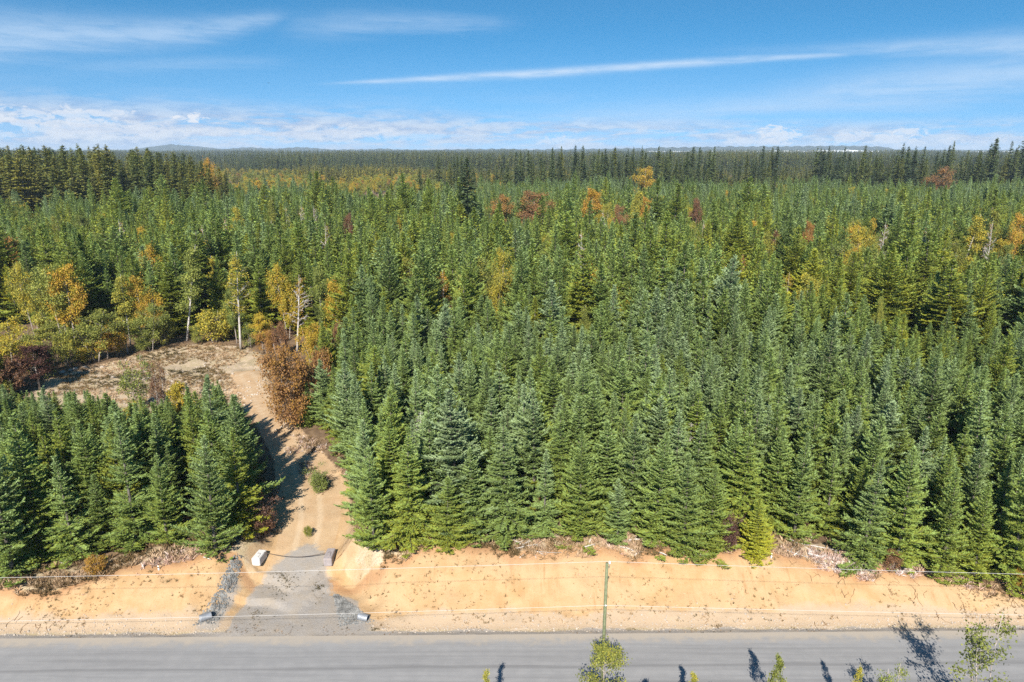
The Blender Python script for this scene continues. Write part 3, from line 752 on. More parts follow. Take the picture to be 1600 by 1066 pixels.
def clear_view(trees, px, w, bottom, Yt, reach=60, keep=.12):
    """firs standing just in front of a visible tree are the short ones of the stand"""
    for t in trees:
        if t[6] is not None or not (0 < Yt - t[1] < reach): continue
        x, _, dep = proj(t[0], t[1], t[2] + t[3])
        if abs(x - px) > w * .5 + FPX * .6 / dep: continue
        lim = at_depth(px, bottom + 6 * math.sin(t[0] * 7), t[1])[2] - t[2]
        if t[3] > lim: t[3] = lim if lim > 3.5 else 0
for a in AUTUMN:
    clear_view(nearP + midP, a[1], a[4], BOTTOM.get(a[1], a[2] + 40), a[3])
clear_view(nearP + midP, 729, 52, 312, 205, 90)
for px, w, bt, Yt in ((118, 66, 520, 112), (292, 66, 528, 114), (204, 46, 528, 113), (376, 56, 540, 112), (465, 54, 545, 112), (337, 70, 540, 112), (150, 90, 560, 104), (88, 70, 560, 104), (235, 60, 540, 110), (412, 50, 540, 108), (436, 50, 520, 120), (452, 92, 655, 80), (480, 66, 640, 82),
                      (510, 46, 500, 115), (168, 60, 560, 106), (28, 90, 590, 98), (62, 70, 600, 95), (220, 60, 620, 92)):
    clear_view(nearP, px, w, bt, Yt, 40)
# the thicket left of the drive stays below the clearing
for t in nearP:
    if t[0] < -17 and t[1] < 84:
        x, _, _ = proj(t[0], t[1], t[2])
        if x > 440: continue
        yl = np.interp(x, [0, 60, 130, 200, 260, 300, 345, 385, 440], [592, 604, 598, 618, 612, 626, 580, 618, 700]) + 20 * vnoise(np.array([t[0] * .9]), np.array([t[1] * .9]), 6)[0]
        lim = at_depth(x, yl, t[1])[2] - t[2]
        if t[3] > lim: t[3] = lim if lim > 3 else 0
nearP = [t for t in nearP if t[3] > 2.5]; midP = [t for t in midP if t[3] > 2.5]
ALL = PT + nearP + midP
# coarse front-to-back coverage to find which trees show largest
def visible(trees, wmul=.20, W=320, Hpx=214):
    buf = np.full((Hpx, W), -1, int); k = W / 1600
    order = sorted(range(len(trees)), key=lambda i: trees[i][1])
    cnt = np.zeros(len(trees), int)
    for i in order:
        t = trees[i]
        x, yb, dep = proj(t[0], t[1], t[2]); _, yt, _ = proj(t[0], t[1], t[2] + t[3])
        wpx = FPX * t[3] * wmul * t[4] / dep
        y0, y1 = yt * k, yb * k
        for yy in range(max(0, int(y0)), min(Hpx, int(y1) + 1)):
            f = min(1.0, max(0.02, (yy - y0) / max(y1 - y0, .1)) ** .8)
            xa, xb = int((x - wpx * f) * k), int((x + wpx * f) * k) + 1
            xa, xb = max(xa, 0), min(xb, W)
            if xb > xa:
                row = buf[yy, xa:xb]; free = row < 0
                cnt[i] += int(free.sum()); row[free] = i
    return cnt
cnt = visible(ALL)
nh = len(PT)
rest = sorted(range(nh, len(ALL)), key=lambda i: -cnt[i])
chosen = set(range(nh)) | set(rest[:300 - nh])
ri = np.random.default_rng(5)
LAB = {}
cols = {}
frontL = [(p[0], 'L', k) for k, p in enumerate(FRONT_L)]; frontR = [(p[0], 'R', k) for k, p in enumerate(FRONT_R)]
marks = [(a[1], (a[2] + BOTTOM.get(a[1], a[2] + 40)) / 2, a[6]) for a in AUTUMN]
SHORT = {}
for _, _, l in marks:
    w_ = l
    for cut in (' in the', ' among', ' at ', ' alone', ' near', ' deep', ' showing', ' poking', ' beside', ' touching', ' pressed', ' right of', ' left of', ' between', ' with', ' before', ' under'): w_ = w_.split(cut)[0]
    SHORT[l] = w_
marks = [m for m in marks if list(SHORT.values()).count(SHORT[m[2]]) == 1]
for i in sorted(chosen, key=lambda i: ALL[i][1]):
    t = ALL[i]
    if t[6] is not None: continue
    px, pyb, _ = proj(t[0], t[1], t[2]); _, pyt, _ = proj(t[0], t[1], t[2] + t[3])
    if t[1] < 84:
        left = t[0] < -17 and px < 440
        f = min(frontL if left else frontR, key=lambda q: abs(q[0] - px)); key = f[1:]
        cols[key] = cols.get(key, 0) + 1; n_ = cols[key]
        if n_ > 12: continue
        if left: LAB[i] = ('%s fir back behind the %s fir of the left bank row' % (ordw(n_ - 1), ordw(f[2])), 'firs of the thicket left of the driveway')
        else: LAB[i] = ('%s fir back in the plantation behind the %s front fir right of the driveway' % (ordw(n_ - 1), ordw(f[2])), 'firs of the plantation')
    else:
        yc = pyt * .7 + pyb * .3
        m_ = min(marks, key=lambda q: math.hypot(q[0] - px, (q[1] - yc) * 1.3)); dx_, dy_ = px - m_[0], yc - m_[1]
        dr_ = ('right of' if dx_ > 0 else 'left of') if abs(dx_) > abs(dy_) * 1.2 else ('below' if dy_ > 0 else 'above')
        key = (m_[2], dr_); cols[key] = cols.get(key, 0) + 1
        cols.setdefault('list', []).append((key, math.hypot(dx_, dy_), i))
for key in {k for k, _, _ in cols.get('list', [])}:
    for n_, (_, d__, i) in enumerate(sorted(q for q in cols['list'] if q[0] == key)):
        if n_ < 12: LAB[i] = ('%s dark green fir %s the %s' % (ordw(n_), key[1], SHORT[key[0]]), 'firs of the older stand')
stuff_pts = []
for i, t in enumerate(ALL):
    x, y, z, h, wf, tn, lab, grp = t
    near = y < 105
    if i in chosen:
        px, _, _ = proj(x, y, z)
        if lab is None and i in LAB: lab, grp = LAB[i]
        if lab is None:
            if y > 84 and x > -20: lab, grp = 'tall dark green fir in the older stand behind the plantation', 'firs of the older stand'
            elif x < -18 and y < 84: lab, grp = 'blue-green young fir in the thicket between clearing and bank', 'firs of the thicket left of the driveway'
            elif x < -18: lab, grp = 'dark green fir standing behind the clearing', 'firs behind the clearing'
            elif px < 1000: lab, grp = 'blue-green young fir inside the plantation beside the driveway', 'firs of the plantation'
            else: lab, grp = 'blue-green young fir inside the plantation behind the utility pole', 'firs of the plantation'
        v = int(ri.integers(len(FIR)))
        place_tree('young_fir_tree', FIR[v], (x, y, z - (.6 if i < nh else .1)), ri.uniform(0, 6.28), h / 12 * wf, h / 12, tn, lab, 'fir tree', grp, (ri.normal(0, .025), ri.normal(0, .025)))
    else:
        v = int(ri.integers(len(FIR))) if near else len(FIR) + int(ri.integers(len(FIRM)))
        stuff_pts.append((x, y, z - .1, h / 12 * wf, h / 12, ri.uniform(0, 6.28), v, tn))

def instancer(name, pts, sources, label, cat=None):
    """one object drawing a mass of trees; sources are (crown mesh, trunk mesh)"""
    A = np.array(pts, np.float32)
    me = bpy.data.meshes.new(name); me.vertices.add(len(A)); me.vertices.foreach_set('co', A[:, :3].copy().ravel())
    def at(nm, typ, key, arr):
        a = me.attributes.new(nm, typ, 'POINT'); a.data.foreach_set(key, np.ascontiguousarray(arr).ravel())
    at('scl', 'FLOAT_VECTOR', 'vector', np.stack([A[:, 3], A[:, 3], A[:, 4]], 1).astype(np.float32))
    at('rot', 'FLOAT_VECTOR', 'vector', np.stack([A[:, 5] * 0, A[:, 5] * 0, A[:, 5]], 1).astype(np.float32))
    at('variant', 'INT', 'value', A[:, 6].astype(np.int32)); at('tint', 'FLOAT', 'value', A[:, 7].astype(np.float32))
    o = link(name, me); tag(o, label, cat, kind='stuff')
    ng = bpy.data.node_groups.new(name + '_nodes', 'GeometryNodeTree')
    ng.interface.new_socket('Geometry', in_out='INPUT', socket_type='NodeSocketGeometry'); ng.interface.new_socket('Geometry', in_out='OUTPUT', socket_type='NodeSocketGeometry')
    N, L = ng.nodes, ng.links
    gi, go = N.new('NodeGroupInput'), N.new('NodeGroupOutput')
    jn = N.new('GeometryNodeJoinGeometry')
    for c, t in reversed(sources):
        j2 = N.new('GeometryNodeJoinGeometry'); g2 = N.new('GeometryNodeGeometryToInstance')
        for ob in (c, t):
            oi = N.new('GeometryNodeObjectInfo'); oi.transform_space = 'ORIGINAL'; oi.inputs['Object'].default_value = ob
            L.new(oi.outputs['Geometry'], j2.inputs[0])
        L.new(j2.outputs[0], g2.inputs[0]); L.new(g2.outputs[0], jn.inputs[0])
    ip = N.new('GeometryNodeInstanceOnPoints')
    ip.inputs['Pick Instance'].default_value = True
    def na(nm, typ):
        a = N.new('GeometryNodeInputNamedAttribute'); a.data_type = typ; a.inputs[0].default_value = nm; return a.outputs[0]
    L.new(gi.outputs[0], ip.inputs['Points']); L.new(jn.outputs[0], ip.inputs['Instance'])
    L.new(na('variant', 'INT'), ip.inputs['Instance Index']); L.new(na('scl', 'FLOAT_VECTOR'), ip.inputs['Scale'])
    e2r = N.new('FunctionNodeEulerToRotation'); L.new(na('rot', 'FLOAT_VECTOR'), e2r.inputs[0]); L.new(e2r.outputs[0], ip.inputs['Rotation'])
    L.new(ip.outputs[0], go.inputs[0])
    md = o.modifiers.new('scatter', 'NODES'); md.node_group = ng
    return o
def source_objs(meshes):
    """the placed trees that already use these meshes serve as the pattern"""
    res = []
    for c, t in meshes:
        oc = next((o for o in COL.objects if o.data is c), None); ot = next((o for o in COL.objects if o.data is t), None)
        res.append((oc, ot))
    return res

# a few middle-distance firs of the lighter build stand as trees of their own so the mass can repeat them
kk = [i for i in sorted(range(nh, len(ALL)), key=lambda i: -cnt[i]) if ALL[i][1] > 105 and i not in chosen][:4]
for v, i in enumerate(kk):
    x, y, z, h, wf, tn, _, _ = ALL[i]
    place_tree('young_fir_tree', FIRM[v], (x, y, z - .1), 1.3 * v, h / 12 * wf, h / 12, tn, 'tall dark green fir in the older stand behind the plantation', 'fir tree', 'firs of the older stand')
skip = {(ALL[i][0], ALL[i][1]) for i in kk}
stuff_pts = [p for p in stuff_pts if (p[0], p[1]) not in skip]
instancer('fir_forest', stuff_pts, source_objs(FIR) + source_objs(FIRM), 'dense mass of young firs filling the plantation between the nearer trees')

# ---------------- old tall firs near the horizon
oldP = []
X, Y, r_ = jitter_grid(-330, -90, 268, 430, 9.0, 3)
ok = (X < -.425 * Y + 6 * np.sin(Y * .1)) & in_view(X, Y, 1.02, 5)
for x, y in zip(X[ok], Y[ok]):
    oldP.append([x, y, H1(x, y), r_.uniform(23, 34) * float(np.interp(x / y, [-.56, -.50, -.425], [1.0, .95, .78])), r_.uniform(1.1, 1.55), r_.uniform(.0, .55)])
X, Y, r_ = jitter_grid(-80, 420, 412, 500, 7.5, 4)
gp = fbm(X * .03, Y * .012, 8, 3)
ok = in_view(X, Y, 1.02, 5) & (gp > .47) & (X > -70)
for x, y in zip(X[ok], Y[ok]):
    hx = np.interp(x / y, [-.16, 0, .1, .3, .5, .62, .8], [22, 25, 28, 28, 28, 30, 33])
    oldP.append([x, y, H1(x, y), hx * r_.choice([.55, .75, .92, 1.06, 1.2], p=[.24, .26, .26, .14, .10]) * r_.uniform(.95, 1.05), r_.uniform(.7, 1.1), r_.uniform(.35, .95)])
cn = visible(oldP, .15, 800, 533)
od = sorted(range(len(oldP)), key=lambda i: -cn[i])
far_pts = []
usedv = set()
for rank, i in enumerate(od):
    x, y, z, h, wf, tn = oldP[i]
    v = rank % len(OLD) if rank < 5 else int(ri.integers(len(OLD)))
    if rank < 190:
        pxo = proj(x, y, z)[0]
        if x < -.36 * y: lab, grp = 'tall old fir %s of the dark stand at the upper left' % ('near the left end' if pxo < 110 else 'in the middle' if pxo < 215 else 'near the right end'), 'tall firs of the upper left stand'
        else:
            mk = min((m for m in marks if m[1] < 390 and m[0] > 500), key=lambda m: abs(m[0] - pxo))
            lab, grp = 'tall old fir on the horizon line above the %s' % SHORT[mk[2]], 'tall firs along the horizon'
        place_tree('old_fir_tree', OLD[v], (x, y, z - .3), ri.uniform(0, 6.28), h / 28 * wf, h / 28, tn, lab, 'tall fir', grp)
    else: far_pts.append((x, y, z - .3, h / 28 * wf, h / 28, ri.uniform(0, 6.28), v, tn))
# the lone veteran above the plantation
X0, Y0 = 0, 0
Yv = 205.0; xv, _, zt = at_depth(729, 246, Yv); zv = H1(xv, Yv)
place_tree('old_fir_tree', OLD[2], (xv, Yv, zv), 1.0, (zt - zv) / 28 * 1.35, (zt - zv) / 28, .8, 'lone tall dark fir rising high above the plantation', 'tall fir')
for px, ty, Yv, w, tn in ((655, 262, 330, .9, .6), (1212, 268, 300, .8, .6), (975, 272, 330, .9, .6), (352, 262, 400, .8, .7)):
    xv, _, zt = at_depth(px, ty, Yv); zv = H1(xv, Yv)
    place_tree('old_fir_tree', OLD[0], (xv, Yv, zv), px, (zt - zv) / 28 * w, (zt - zv) / 28, tn, 'dark fir standing taller than the far plantation around it', 'tall fir', 'firs rising out of the far plantation')
# far forest to the plain
r_ = np.random.default_rng(12)
fp = []
y = 470.0
while y < 3600:
    sp = 5.0 + y * .0062
    half = y * .79 + 20
    xs_ = np.arange(-half, half, sp); xs_ = xs_ + r_.uniform(-.45, .45, len(xs_)) * sp; ys_ = y + r_.uniform(-.5, .5, len(xs_)) * sp
    dn = fbm(xs_ * .006 + 50, ys_ * .006, 33, 3)
    hh2 = np.interp(dn, [.25, .42, .5, .75], [9, 13, 20, 27]) * r_.uniform(.8, 1.2, len(xs_))
    hh2 = np.where(ys_ < 900, hh2 * .62, hh2)
    hh2 = np.minimum(hh2, 28 + y * .001)
    keepm = ~((ys_ < 640) & (xs_ < -.02 * ys_) & (xs_ > -.46 * ys_)) | (r_.random(len(xs_)) < .12)
    zz_ = height(xs_, ys_, False)
    tn = np.clip(.90 - (dn - .3) * .9 + r_.normal(0, .12, len(xs_)), 0, 1) - np.where(dn < .42, .55, 0) - np.where(ys_ < 900, .45, .12)
    for a in zip(xs_, ys_, zz_, hh2 / 24 * r_.uniform(.9, 1.3, len(xs_)), hh2 / 24, r_.uniform(0, 6.28, len(xs_)), r_.integers(0, 3, len(xs_)), tn, keepm):
        if a[-1]: fp.append(a[:-1])
    y += sp * .9
# far conifers of the simplest build: three stand as trees, the rest as one mass
for v in range(3):
    a = fp[len(fp) // 9 * (v + 1)]
    place_tree('old_fir_tree', FAR[v], a[:3], a[5], a[3], a[4], a[7], 'small dark conifer of the distant forest plain', 'tall fir', 'conifers of the distant plain')
instancer('distant_forest', [(*p[:6], p[6], p[7]) for p in fp] + [(*p[:6], p[6] + 3, p[7]) for p in far_pts], source_objs(FAR) + source_objs(OLD), 'distant conifer forest reaching to the horizon')

# ------------------------------------------------------------------ broadleaf trees and shrubs
def broad_mesh(seed, H, Rad, nleaf, leaf, base=.3, stems=1, trunk_r=.12, bark=None, shape='round', sparse=1.0, twigs=True):
    r = np.random.default_rng(seed); T = Tubes(); tips = []
    for s in range(stems):
        lean = np.array([r.normal(0, .10), r.normal(0, .10)]) * (1 if stems == 1 else 3.0)
        o = np.array([0., 0.]) if stems == 1 else r.normal(0, Rad * .12, 2)
        hs = H * (1 if s == 0 else r.uniform(.7, .98))
        def ax(t): return np.array([o[0] + lean[0] * hs * t * .5 + .05 * math.sin(t * 5 + seed), o[1] + lean[1] * hs * t * .5 + .05 * math.cos(t * 4), hs * t])
        ts = np.linspace(0, 1, 8)
        T.add([ax(t) - np.array([0, 0, .3 * (t == 0)]) for t in ts], [max(trunk_r * (1 - t) ** .8 / math.sqrt(stems), .012) for t in ts], 7)
        nb = int(22 / math.sqrt(stems))
        for k in range(nb):
            t = base + (1 - base) * (k + r.random()) / nb * .97
            u = (t - base) / (1 - base)
            prof = {'round': math.sin(math.pi * min(u * .82 + .18, 1)) ** .6, 'tall': (1 - u) ** .55 * min(1, .45 + u * 2), 'flat': .55 + .45 * u}[shape]
            L = Rad * prof * r.uniform(.65, 1.1); a = r.uniform(0, 6.283) + k * 2.4
            d = np.array([math.cos(a), math.sin(a), r.uniform(.35, .95)]); d /= np.linalg.norm(d)
            p0 = ax(t * .96); p1 = p0 + d * L * .5 + np.array([0, 0, .04 * L]); p2 = p0 + d * L + np.array([0, 0, r.uniform(-.05, .15) * L])
            rb = max(trunk_r * .33 * (1 - u * .6) / math.sqrt(stems), .014)
            T.add([p0, p1, p2], [rb, rb * .6, .006], 4, False)
            tips += [(p0 * (1 - q) + p2 * q, .20 * Rad * (1.1 - .3 * q)) for q in (.45, .7, 1.0)]
            if twigs:
                for q in range(4 if twigs is True else twigs):
                    f = r.uniform(.35, .95); pp = p0 * (1 - f) + p2 * f
                    dd_ = d + r.normal(0, .6, 3); dd_ /= np.linalg.norm(dd_); e = pp + dd_ * L * r.uniform(.25, .45)
                    T.add([pp, e], [rb * .4 if twigs is True else .03, .004 if twigs is True else .014], 3, False); tips += [(e, .14 * Rad), (pp * .4 + e * .6, .12 * Rad)]
    C = np.array([t[0] for t in tips]); sg = np.array([t[1] for t in tips])
    keep = r.random(len(C)) < sparse; keep[:3] = True; C, sg = C[keep], sg[keep]
    ci = r.integers(0, len(C), nleaf); clump = r.random(len(C))
    P = C[ci] + r.normal(0, 1, (nleaf, 3)) * (sg[ci] * .75)[:, None]
    P[:, 2] = np.maximum(P[:, 2], .05)
    D = unit(r.normal(0, 1, (nleaf, 3)) + np.array([0, 0, -.2])); S = unit(np.cross(D, r.normal(0, 1, (nleaf, 3)) + np.array([0, -.2, 1.2])))
    Lf = leaf * r.uniform(.6, 1.35, nleaf)
    Vv, F = kites(P, D, Lf, Lf * .75, S, .5)
    me = mesh_np('leaf_crown', Vv, F, [M_leaf], dict(hz=np.repeat(P[:, 2] / H, 4), rnd=np.repeat(np.clip(clump[ci] * .55 + r.random(nleaf) * .45, 0, 1), 4)))
    return me, T.mesh('leaf_trunk', bark or M_greybark)
BL = dict(
    maple=broad_mesh(11, 12, 3.2, 9000, .24, .28, 1, .16),
    maple2=broad_mesh(12, 12, 3.6, 9000, .24, .22, 2, .18),
    aspen=broad_mesh(13, 14, 2.5, 7500, .20, .30, 1, .15, M_birch, 'tall'),
    birch=broad_mesh(14, 14, 2.3, 2400, .19, .36, 1, .16, M_birch, 'tall', .55, twigs=7),
    bare=broad_mesh(15, 14, 2.5, 420, .16, .34, 1, .17, M_birch, 'tall', .4, twigs=9),
    bush=broad_mesh(21, 9, 3.0, 9500, .21, .06, 5, .11),
    shrub=broad_mesh(16, 4, 2.0, 5200, .17, .10, 5, .09),
    shrub2=broad_mesh(17, 4, 1.8, 4200, .17, .12, 7, .08, None, 'flat'),
    thicket=broad_mesh(18, 6, 1.7, 2200, .17, .25, 7, .08, None, 'tall', .7),
    sapling=broad_mesh(19, 5, 1.05, 3000, .11, .22, 1, .045, None, 'tall'),
    sapling3=broad_mesh(22, 5, 1.3, 4800, .10, .10, 1, .05, None, 'round'),
    sapling2=broad_mesh(20, 5, 1.25, 1900, .10, .22, 3, .05, None, 'tall', .6),
)
BH = dict(sapling3=5, bush=9, maple=12, maple2=12, aspen=14, birch=14, bare=14, shrub=4, shrub2=4, thicket=6, sapling=5, sapling2=5)
def leafy(name, kind, px, top, label, cat, tint, base=None, Y=None, wpx=None, group=None, rz=None, zoff=0.0):
    """stand a broadleaf at the ground point seen at (px, base), or at distance Y when its foot is hidden"""
    if base is not None: X, Yy, z = base_of(px, base)
    else:
        Yy = Y; X = at_depth(px, top, Y)[0]; z = H1(X, Y)
    h = at_depth(px, top, Yy)[2] - z
    s = h / BH[kind]; sx = s
    if wpx:
        dep = proj(X, Yy, z + h * .6)[2]; Rm = {'maple': 3.6, 'maple2': 4.0, 'aspen': 2.7, 'birch': 2.2, 'bare': 2.3, 'bush': 3.5, 'shrub': 2.3, 'shrub2': 2.2, 'thicket': 2.2, 'sapling': 1.15, 'sapling2': 1.5, 'sapling3': 1.5}[kind]
        sx = (wpx * .5 / FPX * dep) / Rm
    return place_tree(name, BL[kind], (X, Yy, z - .05 + zoff), rz if rz is not None else px * .37, sx, s, tint, label, cat, group)

# belt behind and around the clearing
leafy('maple_tree', 'maple', 120, 418, 'golden maple in the belt behind the left end of the clearing', 'maple', .33, base=546, wpx=62)
leafy('aspen_tree', 'aspen', 292, 382, 'yellow-green aspen with pale trunk at the back edge of the clearing', 'aspen', .20, base=533, wpx=66)
leafy('aspen_tree', 'aspen', 204, 425, 'slim yellow-green aspen left of the tallest one behind the clearing', 'aspen', .25, base=541, wpx=44)
leafy('birch_tree', 'birch', 376, 392, 'thinly leaved birch with a long white trunk behind the clearing', 'birch', .22, base=547, wpx=56)
leafy('aspen_tree', 'aspen', 352, 398, 'yellow-green aspen crown behind the white birch trunk', 'aspen', .18, Y=121, wpx=46)
leafy('birch_tree', 'bare', 465, 428, 'leafless white-trunked birch beside the clearing', 'birch', .70, base=551, wpx=52)
leafy('maple_tree', 'shrub', 337, 486, 'low golden-orange maple bush at the back of the clearing', 'maple', .45, base=537, wpx=66)
leafy('alder_tree', 'maple2', 150, 488, 'olive alder with rounded crown above the left end of the clearing', 'alder', .16, base=566, wpx=80)
leafy('alder_tree', 'maple', 88, 508, 'olive and rust alder left of the golden maple', 'alder', .20, base=570, wpx=66)
leafy('alder_tree', 'maple2', 235, 478, 'dark olive alder between the two pale aspens', 'alder', .10, base=548, wpx=56)
leafy('alder_tree', 'maple', 168, 520, 'rusty brown alder at the edge of the clearing', 'alder', .42, base=562, wpx=52)
leafy('alder_tree', 'maple2', 28, 498, 'large rust and olive alder at the left picture edge', 'alder', .42, base=606, wpx=86)
leafy('alder_tree', 'maple', 62, 540, 'dark red-brown bush beside the left end of the clearing', 'alder', .97, base=612, wpx=70)
leafy('alder_tree', 'maple2', -8, 505, 'yellow-green alder cut by the left picture edge', 'alder', .16, base=592, wpx=60)
leafy('alder_tree', 'maple', 412, 492, 'small rust and olive tree between the birch trunks', 'alder', .30, base=549, wpx=44)
leafy('alder_tree', 'maple2', 436, 470, 'ochre leafed tree behind the leafless birch', 'alder', .58, Y=120, wpx=50)
leafy('alder_tree', 'bush', 450, 528, 'large rust-brown alder at the bend of the driveway', 'alder', .76, base=668, wpx=88)
leafy('alder_tree', 'bush', 482, 556, 'rust-brown alder crowding the one at the driveway bend', 'alder', .72, base=652, wpx=62)
leafy('alder_tree', 'maple', 530, 508, 'orange-brown alder among the firs right of the driveway bend', 'alder', .70, Y=92, wpx=40)
leafy('shrub', 'thicket', 220, 556, 'olive willow thicket standing in the middle of the clearing', 'willow', .06, base=640, wpx=66)
leafy('shrub', 'thicket', 254, 566, 'thin grey leafless thicket beside the olive willow', 'willow', .9, base=648, wpx=34)
leafy('maple_tree', 'maple', 286, 600, 'golden maple poking out of the fir thicket', 'maple', .44, base=690, wpx=54)
leafy('maple_tree', 'maple', 222, 632, 'yellow-green maple half hidden in the fir thicket', 'maple', .22, base=740, wpx=36)
leafy('alder_tree', 'maple', 208, 700, 'small golden leaf patch low in the fir thicket', 'alder', .34, base=780, wpx=24)
rb_ = np.random.default_rng(64)
for i, (px, top, base, w, tn, lab) in enumerate((
    (20, 560, 622, 60, .92, 'dark red-brown thicket low at the left picture edge'), (52, 520, 585, 54, .06, 'olive bush above the dark red-brown thicket at left'), (108, 520, 572, 44, .10, 'green bush left of the rust alder behind the boulders'),
    (138, 528, 568, 40, .50, 'rust bush behind the row of pale boulders'), (185, 505, 556, 40, .40, 'rust and olive bush beside the leaning white trunk'), (228, 508, 548, 34, .05, 'dark green bush right of the leaning white trunk'),
    (258, 498, 541, 44, .12, 'yellow-green bush left of the tall aspen trunk'), (312, 505, 536, 26, .03, 'dark green bush right of the tall aspen trunk'), (392, 506, 546, 34, .14, 'olive bush between the two white birch trunks'),
    (418, 512, 552, 36, .52, 'tan bush right of the leafy white birch'), (442, 505, 556, 30, .72, 'rust bush under the leafless birch'), (490, 500, 590, 50, .60, 'rust-orange bush right of the leafless birch'),
    (505, 545, 640, 40, .70, 'rust-brown bush at the driveway bend behind a small fir'), (-6, 545, 625, 50, .18, 'yellow-green bush cut by the left picture edge'), (75, 545, 590, 40, .10, 'low green bush left of the boulders'))):
    leafy('shrub', 'bush' if i % 2 else 'shrub', px, top, lab, 'bush', tn, base=base, wpx=w, group='bushes behind the clearing')
# autumn trees scattered through the forest
for kind, px, top, Y, w, tn, lab, cat in AUTUMN:
    nm = {'maple': 'maple_tree', 'aspen': 'aspen_tree', 'birch': 'birch_tree', 'cottonwood': 'cottonwood_tree'}[cat]
    leafy(nm, kind, px, top, lab, cat, tn, Y=Y, wpx=w, group='autumn trees in the forest')
# yellow scrub clearings far off
sc = []
r_ = np.random.default_rng(21)
for (x0, x1, y0, y1, n) in ((325, 540, 263, 293, 900), (540, 690, 261, 290, 480), (690, 1080, 266, 284, 240), (1180, 1260, 274, 284, 30)):
    for k in range(n):
        px, py = r_.uniform(x0, x1), r_.uniform(y0, y1)
        if float(fbm(np.array([px * .022]), np.array([py * .09]), 55, 2)[0]) < .46: continue
        h = r_.uniform(7, 11)
        X, Yy = unproj(px, py, 3 + h); sc.append((X, Yy, H1(X, Yy), h / 12 * r_.uniform(.7, 1.2), h / 12, r_.uniform(0, 6), int(r_.integers(2)), float(np.clip(r_.normal(.22, .17), .02, .8))))
for k in range(420):
    px, Yy = r_.uniform(0, 1600), r_.uniform(105, 400); X = (px - 800) / FPX * Yy * 1.02
    if X < -.36 * Yy and Yy > 255: continue
    h = r_.uniform(9, 14); sc.append((X, Yy, H1(X, Yy), h / 12 * r_.uniform(.5, .9), h / 12, r_.uniform(0, 6), int(r_.integers(2)), float(np.clip(r_.normal(.18, .2), .0, .8))))
def src_of(keys): return source_objs([BL[k] for k in keys])
instancer('autumn_scrub', sc, src_of(['maple', 'maple2']), 'yellowing scrub woods scattered through and beyond the firs')

rq = np.random.default_rng(91)
for k in range(14):
    px, Yq = rq.uniform(40, 1560), rq.uniform(108, 190)
    if 60 < px < 480 and Yq < 125: Yq += 30
    top = proj(0, Yq, 3 + rq.uniform(15.5, 18.5))[1]
    leafy('birch_tree', 'bare', px, top, 'bare pale birch standing thin among the dark firs', 'birch', .6, Y=Yq, wpx=FPX * 3.6 / Yq, group='bare birches among the firs')
# shrubs on the bank top
leafy('shrub', 'shrub', 1393, 862, 'small red-brown bush at the bank top among firs at right', 'shrub', .86, base=896, wpx=30)
leafy('shrub', 'shrub2', 1136, 812, 'dark purple-brown shrub left of the bright yellow-green fir', 'shrub', .99, base=862, wpx=42)
leafy('shrub', 'shrub2', 1334, 844, 'small rusty shrub in front of the firs right of the yellow-green fir', 'shrub', .70, base=868, wpx=20)
leafy('shrub', 'shrub', 844, 770, 'rusty shrub in the gap between front firs at centre', 'shrub', .74, base=815, wpx=22)
leafy('shrub', 'shrub2', 1585, 880, 'orange-brown shrub at the right picture edge on the bank', 'shrub', .62, base=925, wpx=34)
leafy('shrub', 'shrub2', 412, 792, 'brown fern clump beside the driveway at the corner fir', 'shrub', .80, base=838, wpx=60)
leafy('shrub', 'shrub', 150, 872, 'rust-orange fern clump below the left firs', 'shrub', .68, base=898, wpx=40)
leafy('shrub', 'shrub', 556, 846, 'rusty shrub on the corner right of the driveway', 'shrub', .66, base=872, wpx=24)
leafy('shrub', 'shrub', 482, 822, 'lone green tuft in the middle of the dirt driveway', 'shrub', .06, base=840, wpx=16)
leafy('shrub', 'shrub2', 500, 738, 'low green brush patch on the inside of the driveway bend', 'shrub', .10, base=768, wpx=46)
# saplings between road and camera
for i, (kind, px, top, Y, w, tn, lab) in enumerate((
    ('sapling3', 951, 994, 35.2, 84, .20, 'leafy green sapling overlapping the foot of the utility pole'),
    ('sapling', 1222, 1022, 34.6, 40, .12, 'slim sapling top at the lower edge right of the pole'),
    ('sapling', 1346, 1036, 34.4, 26, .14, 'tiny sapling tip in the big shadow on the road'),
    ('sapling2', 1560, 972, 34.2, 120, .10, 'large airy sapling in the lower right corner'),
    ('sapling', 757, 1042, 34.6, 30, .12, 'small sapling tip at the lower edge left of the pole'),
    ('sapling', 1088, 1048, 34.3, 34, .14, 'pale sapling tip between pole and slim sapling'),
    ('sapling', 1012, 1068, 34.6, 40, .12, 'sapling just below the picture edge right of the pole'),
    ('sapling2', 1408, 1052, 34.2, 80, .12, 'sapling below the picture edge throwing the big road shadow'),
    ('sapling', 1116, 1074, 36.2, 40, .12, 'sapling below the edge throwing the narrow road shadow'))):
    leafy('sapling_tree', kind, px, top, lab, 'sapling', tn, Y=Y, wpx=w, group='saplings on the near side of the road')

